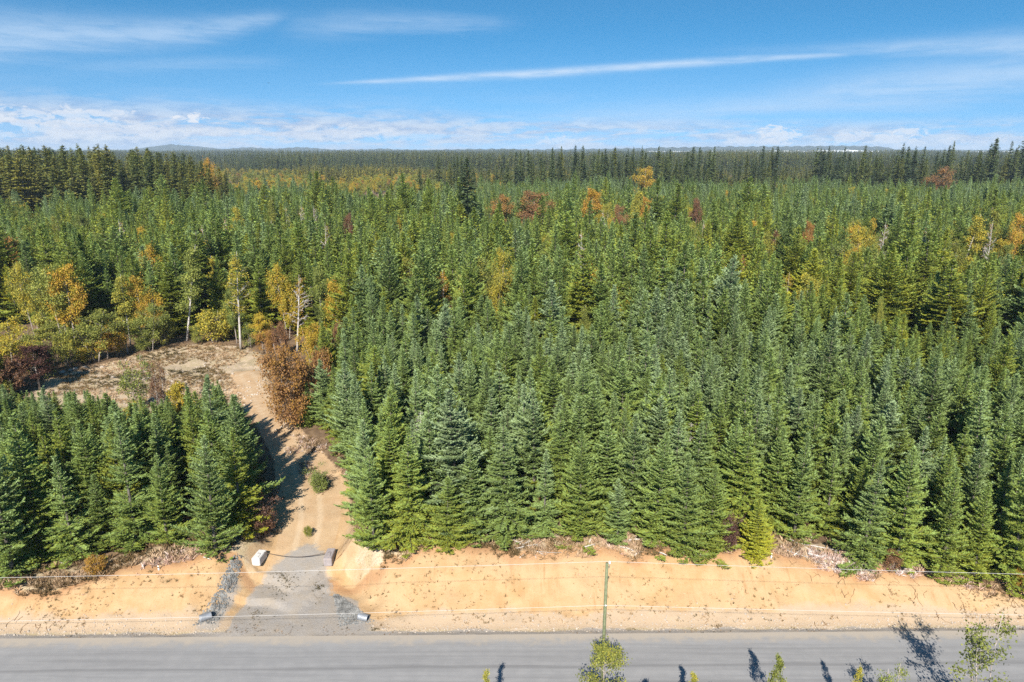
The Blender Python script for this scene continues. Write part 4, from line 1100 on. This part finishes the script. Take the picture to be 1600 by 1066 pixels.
# dead grey firs in the plantation
def snag_mesh(seed, H):
    r = np.random.default_rng(seed); T = Tubes()
    T.add([(0, 0, -.3), (.05, 0, H * .5), (0, .04, H)], [H * .009, H * .006, .01], 6)
    for k in range(90):
        t = r.uniform(.25, .98); a = r.uniform(0, 6.28); L = (1 - t) * H * .2 + .25
        d = np.array([math.cos(a), math.sin(a), r.uniform(-.15, .4)]); p0 = np.array([0, 0, t * H]); p1 = p0 + d * L
        T.add([p0, p0 + d * L * .5 + np.array([0, 0, .05]), p1], [.016, .011, .005], 3, False)
        for q in range(5):
            f = r.uniform(.35, .95); pp = p0 + d * L * f; T.add([pp, pp + (d * .5 + r.normal(0, .5, 3)) * L * .35], [.009, .004], 3, False)
    return T.mesh('snag', M_dead)
SN = snag_mesh(5, 9)
for px, ty, Y, lab in ((657, 642, 57, 'grey dead fir top among green firs left of centre'), (1375, 738, 52.5, 'grey dead fir among the front firs at right'), (1172, 742, 54, 'thin grey dead fir behind the bright yellow-green one'),
                       (560, 640, 66, 'grey dead fir near the driveway bend'), (1080, 660, 60, 'grey dead fir in the plantation right of the pole')):
    X, _, zt = at_depth(px, ty, Y); z = H1(X, Y); o = link('dead_fir', SN, loc=(X, Y, z)); s = (zt - z) / 9; o.scale = (s, s, s); o.rotation_euler.z = px
    tag(o, lab, 'dead tree')
# broken pale stems by the clearing
def stem(px0, py0, px1, py1, rad, lab):
    X, Y, z = base_of(px0, py0); x1, _, z1 = at_depth(px1, py1, Y)
    T = Tubes(); T.add([(0, 0, -.3), ((x1 - X) * .5 + .05, .05, (z1 - z) * .5), (x1 - X, 0, z1 - z)], [rad, rad * .85, rad * .6], 8)
    o = link('broken_trunk', T.mesh('broken_trunk', M_birch), loc=(X, Y, z)); tag(o, lab, 'dead tree')
stem(200, 553, 193, 523, .16, 'leaning white broken trunk at the back of the clearing')
stem(246, 640, 240, 585, .05, 'pale dead stem standing by the clearing thicket')
stem(256, 636, 251, 575, .05, 'taller pale dead stem right of the other by the thicket')

# ------------------------------------------------------------------ undergrowth, brush
def tufts(name, pts, size, nbl, tint, label, flat=.45):
    n = len(pts); r = np.random.default_rng(n + 3)
    i = np.repeat(np.arange(n), nbl); P = pts[i] + np.concatenate([r.normal(0, .10, (len(i), 2)), np.zeros((len(i), 1))], 1) * size[i][:, None]
    a = r.uniform(0, 6.283, len(i)); el_ = r.uniform(.1, 1.3, len(i))
    D = np.stack([np.cos(a) * np.cos(el_), np.sin(a) * np.cos(el_), np.sin(el_)], 1); S = unit(np.cross(D, r.normal(0, 1, (len(i), 3))))
    L = size[i] * r.uniform(.5, 1.2, len(i))
    Vv, F = kites(P, D, L, L * .15, S)
    # palette position: per tuft, carried through rnd
    me = mesh_np(name, Vv, F, [M_brush], dict(hz=np.repeat(P[:, 2] * 0 + .5, 4), rnd=np.repeat(np.clip(np.clip((tint[i] - .5) * 2.2 + .5, -.6, 1.6) + r.normal(0, .15, len(i)), -.6, 1.7), 4)))
    o = link(name, me); o['tint'] = .5
    return tag(o, label, kind='stuff')
r_ = np.random.default_rng(31)
# strip along the top of the cut
n = 5200
X = r_.uniform(-50, 50, n); h_ = np.interp(X, HX, HZ); wb = (fbm(X * .30, X * 0 + 4, 43, 3) - .45) * 2 * 1.3
s_ = 1 + 1.5 * h_ + wb + np.abs(r_.normal(0, 1.3, n)) * 1.2 - .25 - .9 * sstep(.5, .75, fbm(X * .22 + 7, X * 0, 61, 3)) * r_.random(n)
Y = s_ + yroad(X); d_, _ = drive_query(X, Y); k = (d_ > 2.6) & ~inpoly(X, Y, TRACK); X, Y = X[k], Y[k]
P = np.stack([X, Y, height(X, Y)], 1)
tn = np.clip(.52 + (fbm(X * .25, Y * .25, 9, 3) - .5) * 1.6 + r_.normal(0, .12, len(X)), 0, 1)
tufts('undergrowth', P, r_.uniform(.18, .55, len(X)), 16, tn, 'dry brown and rust undergrowth along the top of the bank')
# clearing
n = 9000
mn, mx_ = np.min(CLEAR, 0), np.max(CLEAR, 0)
X, Y = r_.uniform(mn[0], mx_[0], n), r_.uniform(mn[1], mx_[1], n); d_, _ = drive_query(X, Y)
k = inpoly(X, Y, CLEAR) & (d_ > .3) & (fbm(X * .12, Y * .12, 4, 3) > .40); X, Y = X[k], Y[k]
P = np.stack([X, Y, height(X, Y)], 1); tn = np.clip(.5 + (fbm(X * .16, Y * .16, 19, 3) - .5) * 1.8 + r_.normal(0, .1, len(X)), 0, 1)
tufts('dry_grass', P, r_.uniform(.15, .5, len(X)), 14, tn * .75 + .05, 'dry straw-coloured grass and low brush on the clearing')
# brush beside the drive: bend, corner and left side
def patch_pts(px, py, w, hgt, n, z=2.9):
    a = [base_of(px + r_.normal(0, w * .4), py + r_.normal(0, hgt * .4)) for _ in range(n)]
    return np.array(a)
pp = np.concatenate([patch_pts(490, 700, 26, 12, 160), patch_pts(478, 688, 20, 8, 90), patch_pts(500, 752, 18, 16, 90), patch_pts(480, 735, 16, 14, 60), patch_pts(410, 828, 26, 16, 140), patch_pts(430, 770, 14, 18, 60),
                     patch_pts(562, 876, 10, 6, 20), patch_pts(540, 740, 8, 12, 40), patch_pts(452, 705, 8, 6, 30)])
tufts('undergrowth', pp, r_.uniform(.15, .5, len(pp)), 16, np.clip(r_.normal(.6, .28, len(pp)), 0, 1), 'brown and grey brush patches along the driveway edge')
# forest floor litter under the front firs
n = 2600
X = r_.uniform(-60, 60, n); Y = r_.uniform(49, 70, n); d_, _ = drive_query(X, Y); k = (d_ > 1.2) & ~inpoly(X, Y, TRACK) & in_view(X, Y) & (Y - yroad(X) > 1.5 * np.interp(X, HX, HZ) + 2); X, Y = X[k], Y[k]
tufts('undergrowth', np.stack([X, Y, height(X, Y)], 1), r_.uniform(.3, .8, len(X)), 16, np.clip(r_.normal(.35, .22, len(X)), 0, 1), 'low bushes under the front firs')
# weeds on the cut face and the road edge
n = 3200
X = r_.uniform(-42, 44, n); u_ = r_.random(n) ** 1.1; Y = yroad(X) + 1.1 + u_ * 1.5 * np.interp(X, HX, HZ)
cl = fbm(X * .3, Y * .5, 71, 3); d_, _ = drive_query(X, Y); k = (d_ > 1.0) & (cl > .44); X, Y = X[k], Y[k]
tufts('weeds', np.stack([X, Y, height(X, Y) - .02], 1), r_.uniform(.07, .26, len(X)), 12, np.clip(r_.normal(.40, .22, len(X)), 0, 1), 'scattered dark weeds and clods on the bank face')
n = 900
X = r_.uniform(-42, 44, n); Y = yroad(X) + np.abs(r_.normal(.55, .4, n)); k = fbm(X * .4, X * 0, 73, 3) > .48; X, Y = X[k], Y[k]
tufts('weeds', np.stack([X, Y, height(X, Y)], 1), r_.uniform(.05, .16, len(X)), 8, np.clip(r_.normal(.34, .2, len(X)), 0, 1), 'thin weeds along the road edge')
pp = np.concatenate([patch_pts(445, 915, 34, 22, 160, 1), patch_pts(500, 925, 12, 24, 70, 1), patch_pts(400, 960, 20, 16, 60, 0), patch_pts(585, 984, 8, 4, 24, 0), patch_pts(985, 984, 10, 2, 26, 0), patch_pts(1120, 978, 10, 3, 26, 0)])
tufts('weeds', pp, r_.uniform(.06, .16, len(pp)), 8, np.clip(r_.normal(.2, .15, len(pp)), 0, 1), 'small green weeds growing through the driveway gravel')

# ------------------------------------------------------------------ stones
ICO_V = []; t_ = (1 + 5 ** .5) / 2
for a, c in ((-1, t_), (1, t_), (-1, -t_), (1, -t_)): ICO_V += [(a, c, 0), (0, a, c), (c, 0, a)]
ICO_V = unit(np.array(ICO_V, float))
from itertools import combinations
el_len = min(np.linalg.norm(p - q) for p, q in combinations(ICO_V, 2))
ICO_F = []
for a, c, e in combinations(range(12), 3):
    if all(abs(np.linalg.norm(ICO_V[i] - ICO_V[j]) - el_len) < 1e-6 for i, j in ((a, c), (c, e), (a, e))):
        nrm = np.cross(ICO_V[c] - ICO_V[a], ICO_V[e] - ICO_V[a]); ICO_F.append((a, c, e) if nrm @ ICO_V[a] > 0 else (a, e, c))
ICO_F = np.array(ICO_F)
def stones(name, pts, size, mat, label, seed):
    r = np.random.default_rng(seed); Vv, F = [], []
    for i, (p, s) in enumerate(zip(pts, size)):
        v = ICO_V * r.uniform(.65, 1.25, (12, 1)) * s * r.uniform(.6, 1.2, 3) + p; Vv.append(v); F.append(ICO_F + 12 * i)
    o = link(name, mesh_np(name, np.concatenate(Vv), np.concatenate(F), [mat])); return tag(o, label, kind='stuff')
def quad_pts(q, n):
    A = [np.array(base_of(*c)) for c in q]; out = []
    for _ in range(n):
        u, v = r_.beta(1.6, 1.6), r_.beta(1.3, 1.3); p = (A[0] * (1 - u) + A[1] * u) * (1 - v) + (A[3] * (1 - u) + A[2] * u) * v
        p[2] = H1(p[0], p[1]); out.append(p)
    return np.array(out)
pL = quad_pts([(372, 913), (387, 909), (338, 976), (300, 978)], 1300); stones('riprap', pL, r_.uniform(.035, .10, len(pL)), M_stone, 'grey rock riprap strip at the left culvert end', 1)
pR = quad_pts([(520, 928), (530, 930), (588, 972), (530, 979)], 1500); stones('riprap', pR, r_.uniform(.035, .105, len(pR)), M_stone, 'grey rock riprap fan at the right culvert end', 2)
n = 2600
X = r_.uniform(-42, 44, n); Y = yroad(X) + .35 + np.abs(r_.normal(0, .75, n)); d_, _ = drive_query(X, Y); k = d_ > .3; X, Y = X[k], Y[k]
stones('pebbles', np.stack([X, Y, height(X, Y)], 1), r_.uniform(.015, .06, len(X)) * r_.choice([1, 1, 1.6], len(X)), M_palestone, 'pale pebbles washed to the foot of the bank', 3)
n = 1500
X, Y = r_.uniform(mn[0], mx_[0], n), r_.uniform(mn[1], mx_[1], n); k = inpoly(X, Y, CLEAR) & (fbm(X * .18, Y * .18, 66, 3) > .50); X, Y = X[k], Y[k]
stones('rubble', np.stack([X, Y, height(X, Y)], 1), r_.uniform(.05, .20, len(X)), M_palestone, 'pale rubble scattered over the clearing', 5)
# pale boulders on the clearing, each a thing
bl_me = []
for v in range(3):
    r = np.random.default_rng(60 + v); me = mesh_np('boulder', ICO_V * r.uniform(.7, 1.2, (12, 1)) * np.array([1, .8, .6]), ICO_F, [M_palestone]); bl_me.append(me)
BOULD = [(98, 583, .5), (110, 580, .35), (118, 578, .55), (125, 583, .35), (133, 577, .5), (140, 580, .3), (160, 574, .45), (104, 587, .3), (172, 588, .4), (176, 592, .3), (412, 595, .3), (440, 668, .25), (432, 672, .22)]
for i, (px, py, s) in enumerate(BOULD):
    X, Y, z = base_of(px, py); o = link('boulder', bl_me[i % 3], loc=(X, Y, z + s * .2)); o.scale = (s, s, s); o.rotation_euler.z = i * 1.3
    lab, grp = (('pale boulder in the row at the left end of the clearing', 'boulders at the left end of the clearing') if i < 10 else ('small pale rock beside the dirt driveway near the clearing', 'rocks beside the dirt driveway'))
    tag(o, lab, 'rock', grp)

# ------------------------------------------------------------------ deadwood
def log(px0, py0, px1, py1, rad, lab, lift=.08, branches=0, seed=0):
    a = np.array(base_of(px0, py0)); c = np.array(base_of(px1, py1)); r = np.random.default_rng(seed + int(px0))
    o = (a + c) / 2; T = Tubes(); d = c - a; L = np.linalg.norm(d)
    up = np.array([0, 0, lift + rad])
    mid = r.normal(0, .04 * L, 3)
    T.add([a - o + up, -d * 0 + up + mid * .6, c - o + up], [rad, rad * .85, rad * .55], 7)
    for k in range(branches):
        f = r.uniform(-.45, .45); b0 = d * f + up; e = b0 + (r.normal(0, .28, 3) * L * .6 + d * .12) * np.array([1, 1, .6]) + np.array([0, 0, .1])
        T.add([b0, (b0 + e) / 2 + r.normal(0, .04, 3), e], [rad * .5, rad * .35, rad * .15], 4, False)
    ob = link('dead_branch', T.mesh('dead_branch', M_dead), loc=o); tag(ob, lab, 'dead branch', 'grey deadwood along the bank top')
LOGS = [
    (737, 838, 758, 833, .17, 'short thick pale log on the bank left of centre', 0), (796, 842, 848, 872, .05, 'long thin grey branch of the fallen treetop', 6), (812, 874, 845, 846, .04, 'grey branch crossing the fallen treetop', 5),
    (806, 858, 842, 852, .035, 'thin twiggy branch in the fallen treetop', 6), (826, 850, 838, 880, .03, 'short twig at the foot of the fallen treetop', 4),
    (921, 848, 927, 832, .05, 'upright bent grey branch on the bank near centre', 2), (912, 856, 930, 852, .06, 'stubby grey branch below the upright bent one', 2),
    (968, 856, 990, 858, .06, 'thin pale branch left of the pole top', 0), (982, 846, 1018, 843, .06, 'pale branch lying behind the pole top', 2), (992, 866, 1012, 850, .06, 'grey branch right of the pole top', 4), (1030, 862, 1042, 868, .06, 'short grey stick right of the pole top', 0),
    (1084, 870, 1110, 874, .09, 'pale flat log below the firs left of the yellow-green one', 0), (1236, 846, 1272, 866, .07, 'long grey branch in the brush pile', 7), (1252, 852, 1308, 862, .055, 'pale long stick across the brush pile', 3),
    (1240, 870, 1262, 850, .05, 'crossing branch of the brush pile', 7), (1262, 868, 1286, 876, .08, 'pale log at the bottom of the brush pile', 3), (1228, 862, 1258, 872, .04, 'thin branch spreading left of the brush pile', 7),
    (1330, 862, 1352, 884, .06, 'grey branch leaning at the right brush heap', 5), (1336, 882, 1344, 862, .06, 'upright stick of the right brush heap', 4), (1300, 856, 1316, 878, .05, 'dark branch right of the brush pile', 3),
    (1324, 900, 1352, 906, .04, 'thin branch at the bank edge below the red-brown bush', 4), (1535, 902, 1560, 908, .05, 'pale stick on the bank near the right edge', 3), (318, 872, 330, 878, .05, 'pale stick under the corner fir', 3), (90, 880, 104, 884, .05, 'pale stick under the left firs', 1)]
for i, (x0, y0, x1, y1, rd, lab, nb) in enumerate(LOGS): log(x0, y0, x1, y1, rd, lab, branches=nb, seed=i)
# roots hanging out of the cut
T = Tubes(); rr_ = np.random.default_rng(44)
for px, py, n in ((125, 925, 7), (80, 930, 4), (155, 932, 4), (180, 905, 3), (30, 975, 5), (70, 978, 5), (620, 905, 2), (1300, 930, 7), (1320, 945, 6), (1340, 932, 5), (1275, 925, 4), (1390, 940, 5), (1430, 945, 5), (1500, 955, 7), (1520, 940, 5), (1580, 950, 6), (1370, 935, 5), (1235, 905, 2),
                  (1460, 970, 4), (1075, 905, 2), (1100, 900, 2), (880, 920, 1), (725, 925, 1), (1290, 975, 4), (535, 870, 3), (548, 845, 3), (1120, 978, 2)):
    for q in range(n):
        p = np.array(base_of(px + rr_.normal(0, 9), py + rr_.normal(0, 5))); pts = [p + np.array([0, 0, .03])]; hd_ = rr_.uniform(0, 6.28)
        for s in range(4):
            hd_ += rr_.normal(0, .5); stp = rr_.uniform(.10, .28); x2, y2 = pts[-1][0] + math.cos(hd_) * stp, pts[-1][1] + math.sin(hd_) * stp * .8
            pts.append(np.array([x2, y2, H1(x2, y2) + .03]))
        T.add(pts, [.022, .018, .014, .010, .005], 4, False)
tag(link('hanging_roots', T.mesh('hanging_roots', M_root)), 'dark roots and sticks showing in the cut bank', kind='stuff')

# ------------------------------------------------------------------ gate blocks, cable, culverts
def box_bev(sx, sy, sz, bev=.04):
    import bmesh
    bm = bmesh.new(); bmesh.ops.create_cube(bm, size=1.0)
    for v in bm.verts: v.co = Vector((v.co.x * sx, v.co.y * sy, (v.co.z + .5) * sz))
    bmesh.ops.bevel(bm, geom=list(bm.edges), offset=bev, segments=2, affect='EDGES'); return bm
def block(px, py, rz, mat, label, s=(.70, 1.35, .68)):
    import bmesh
    X, Y, z = base_of(px, py); e = link('concrete_block', None, loc=(X, Y, z - .06)); e.rotation_euler.z = rz; tag(e, label, 'concrete block', 'concrete gate blocks')
    bm = box_bev(*s); me = bpy.data.meshes.new('block_body'); bm.to_mesh(me); me.materials.append(mat); link('body', me, e)
    T = Tubes(); T.add([(-.12, .0, s[2] - .05), (-.1, 0, s[2] + .07), (0, 0, s[2] + .11), (.1, 0, s[2] + .07), (.12, 0, s[2] - .05)], .018, 6)
    link('lifting_loop', T.mesh('lifting_loop', M_chain), e)
    bm = box_bev(.30, .6, .06, .02); me = bpy.data.meshes.new('block_key'); bm.to_mesh(me); me.materials.append(mat); k = link('key', me, e); k.location = (0, -.2, s[2] - .012)
    return X, Y, z
bL = block(408, 895, R(-6), M_conc, 'white concrete block at the left side of the driveway entrance')
bR = block(517, 892, R(1), M_conc2, 'pinkish grey concrete block at the right side of the driveway entrance', (.68, 1.5, .78))
T = Tubes(); pts = []
for k in range(25):
    f = k / 24; x = bL[0] + .36 + (bR[0] - .28 - bL[0] - .36) * f; y = bL[1] + .25 + (bR[1] + .25 - bL[1] - .25) * f; pts.append((x, y, .60 + bL[2] * (1 - f) + bR[2] * f - .42 * math.sin(math.pi * f)))
T.add(pts, .028, 6); o = link('gate_cable', T.mesh('gate_cable', M_chain)); tag(o, 'dark sagging cable strung between the two concrete blocks', 'cable')
def culvert(px, py, rz, label, rad=.28):
    X, Y, z = base_of(px, py); Vv, F = [], []; n = 28; L = .8; rings = 18
    for ro in (rad, rad * .93):
        for i in range(rings):
            t = i / (rings - 1); c = .012 * math.cos(i * math.pi)
            for k in range(n):
                a = 2 * math.pi * k / n; Vv.append(((t - .5) * L, math.cos(a) * (ro + c), math.sin(a) * (ro + c)))
    m_ = rings * n
    for i in range(rings - 1):
        for k in range(n):
            q = (i * n + k, i * n + (k + 1) % n, (i + 1) * n + (k + 1) % n, (i + 1) * n + k); F.append(q); F.append(tuple(m_ + v for v in q[::-1]))
    for i in (0, rings - 1):
        for k in range(n):
            q = (i * n + k, i * n + (k + 1) % n, m_ + i * n + (k + 1) % n, m_ + i * n + k); F.append(q if i else q[::-1])
    o = link('culvert_pipe', mesh_py('culvert_pipe', Vv, F, [M_galv], True), loc=(X, Y, z + .20)); o.rotation_euler = (0, R(4), rz); tag(o, label, 'culvert', 'culvert pipe ends')
culvert(322, 968, R(38), 'shiny metal culvert end in the left riprap strip')
culvert(568, 968, R(-14), 'metal culvert end sticking out of the right riprap fan')

# ------------------------------------------------------------------ utility pole and wires
PY = 36.6
px_, _, ptop = at_depth(948.5, 880, PY); pz = H1(px_, PY)
e = link('utility_pole', None, loc=(px_, PY, pz)); tag(e, 'green treated wooden utility pole on the near side of the road', 'utility pole')
T = Tubes(); hp_ = ptop - pz
T.add([(0, 0, -.8), (0, 0, hp_ * .5), (0, 0, hp_)], [.125, .108, .090], 14); link('shaft', T.mesh('pole_shaft', M_pole), e)
T = Tubes(); T.add([(.16, 0, hp_ - .30), (.16, 0, hp_ + .02)], .02, 6); link('pin', T.mesh('insulator_pin', M_galv), e)
T = Tubes(); zz = hp_ - .02; T.add([(.16, 0, zz), (.16, 0, zz + .05), (.16, 0, zz + .07), (.16, 0, zz + .12), (.16, 0, zz + .16)], [.07, .075, .045, .06, .03], 12); link('insulator', T.mesh('insulator', M_white), e)
_, _, zl = at_depth(949, 943, PY); T = Tubes(); T.add([(0, -.24, zl - pz), (0, -.20, zl - pz), (0, -.13, zl - pz)], [.05, .055, .03], 10); link('spool', T.mesh('spool_insulator', M_white), e)
T = Tubes(); T.add([(.155, 0, hp_ - .35), (.135, 0, hp_ - .35)], [.03, .03], 8); T.add([(.16, 0, hp_ - .33), (0, 0, hp_ - .33)], .015, 6); link('bracket', T.mesh('pin_bracket', M_galv), e)
def wire(z0, ends, dy, label):
    T = Tubes(); pts = []
    for X in np.concatenate([np.linspace(-75, px_, 60), np.linspace(px_, 75, 60)[1:]]):
        side = ends[0] if X < px_ else ends[1]
        u = abs(X - px_); Ls_ = 38.0
        z = z0 - side * (1 - (1 - min(u, 76) / 76) ** 2)
        pts.append((X, PY + dy, z))
    T.add(pts, .0088, 6); o = link('power_line', T.mesh('power_line', M_wire)); tag(o, label, 'power line', 'overhead wires')
wire(ptop + .12, (1.55, 1.6), 0, 'upper overhead wire running across the picture from the pole top')
wire(zl + .03, (1.55, 1.25), -.22, 'lower overhead wire crossing the pole below its top')

# ------------------------------------------------------------------ small things
def stake(px, py, h, lab):
    X, Y, z = base_of(px, py); e = link('survey_stake', None, loc=(X, Y, z)); tag(e, lab, 'stake')
    bm = box_bev(.10, .05, h, .01); me = bpy.data.meshes.new('stake'); bm.to_mesh(me); me.materials.append(M_paintw); link('lath', me, e)
    bm = box_bev(.12, .07, .10, .01); me = bpy.data.meshes.new('stake_band'); bm.to_mesh(me); me.materials.append(M_chain); k = link('band', me, e); k.location.z = h * .55
stake(252, 915, .40, 'small white marker stake on the bank left of the driveway')
stake(1203, 890, .45, 'white marker stake on the bank right of the yellow-green fir')
stake(572, 838, .5, 'white marker stake at the corner fir right of the driveway')
# bird
Vb = [(0, -.35, 0), (.06, -.1, .05), (-.06, -.1, .05), (0, .3, 0), (0, -.05, -.07), (.55, -.1, .22), (.95, .12, .10), (.35, .12, .12), (-.55, -.1, .22), (-.95, .12, .10), (-.35, .12, .12), (.1, .45, 0), (-.1, .45, 0)]
Fb = [(0, 1, 2), (1, 3, 2), (0, 4, 1), (0, 2, 4), (1, 4, 3), (2, 3, 4), (1, 5, 7), (5, 6, 7), (1, 7, 3), (2, 10, 8), (8, 10, 9), (2, 3, 10), (3, 11, 12)]
o = link('bird', mesh_py('bird', Vb, Fb, [M_bird]), loc=at_depth(420, 130, 300)); o.rotation_euler.z = R(60); o.scale = (.8, .8, .8); tag(o, 'tiny dark bird flying in the blue sky at left', 'bird')
# ------------------------------------------------------------------ air
import bmesh
bm = bmesh.new(); bmesh.ops.create_cube(bm, size=1.0)
for v in bm.verts: v.co = Vector((v.co.x * 20600, 5200 + v.co.y * 11900, 40 + v.co.z * 120))
me = bpy.data.meshes.new('haze'); bm.to_mesh(me)
hm = bpy.data.materials.new('haze'); hm.use_nodes = True; hm.node_tree.nodes.clear()
vo = hm.node_tree.nodes.new('ShaderNodeVolumePrincipled'); vo.inputs['Color'].default_value = (.62, .76, .95, 1); vo.inputs['Density'].default_value = 9e-5; vo.inputs['Anisotropy'].default_value = 0.0
for nm in ('Density Attribute', 'Color Attribute', 'Temperature Attribute'): vo.inputs[nm].default_value = ''
hm.cycles.homogeneous_volume = True
ho = hm.node_tree.nodes.new('ShaderNodeOutputMaterial'); hm.node_tree.links.new(vo.outputs[0], ho.inputs['Volume'])
me.materials.append(hm); tag(link('haze', me), 'thin blue haze in the far air', kind='stuff')
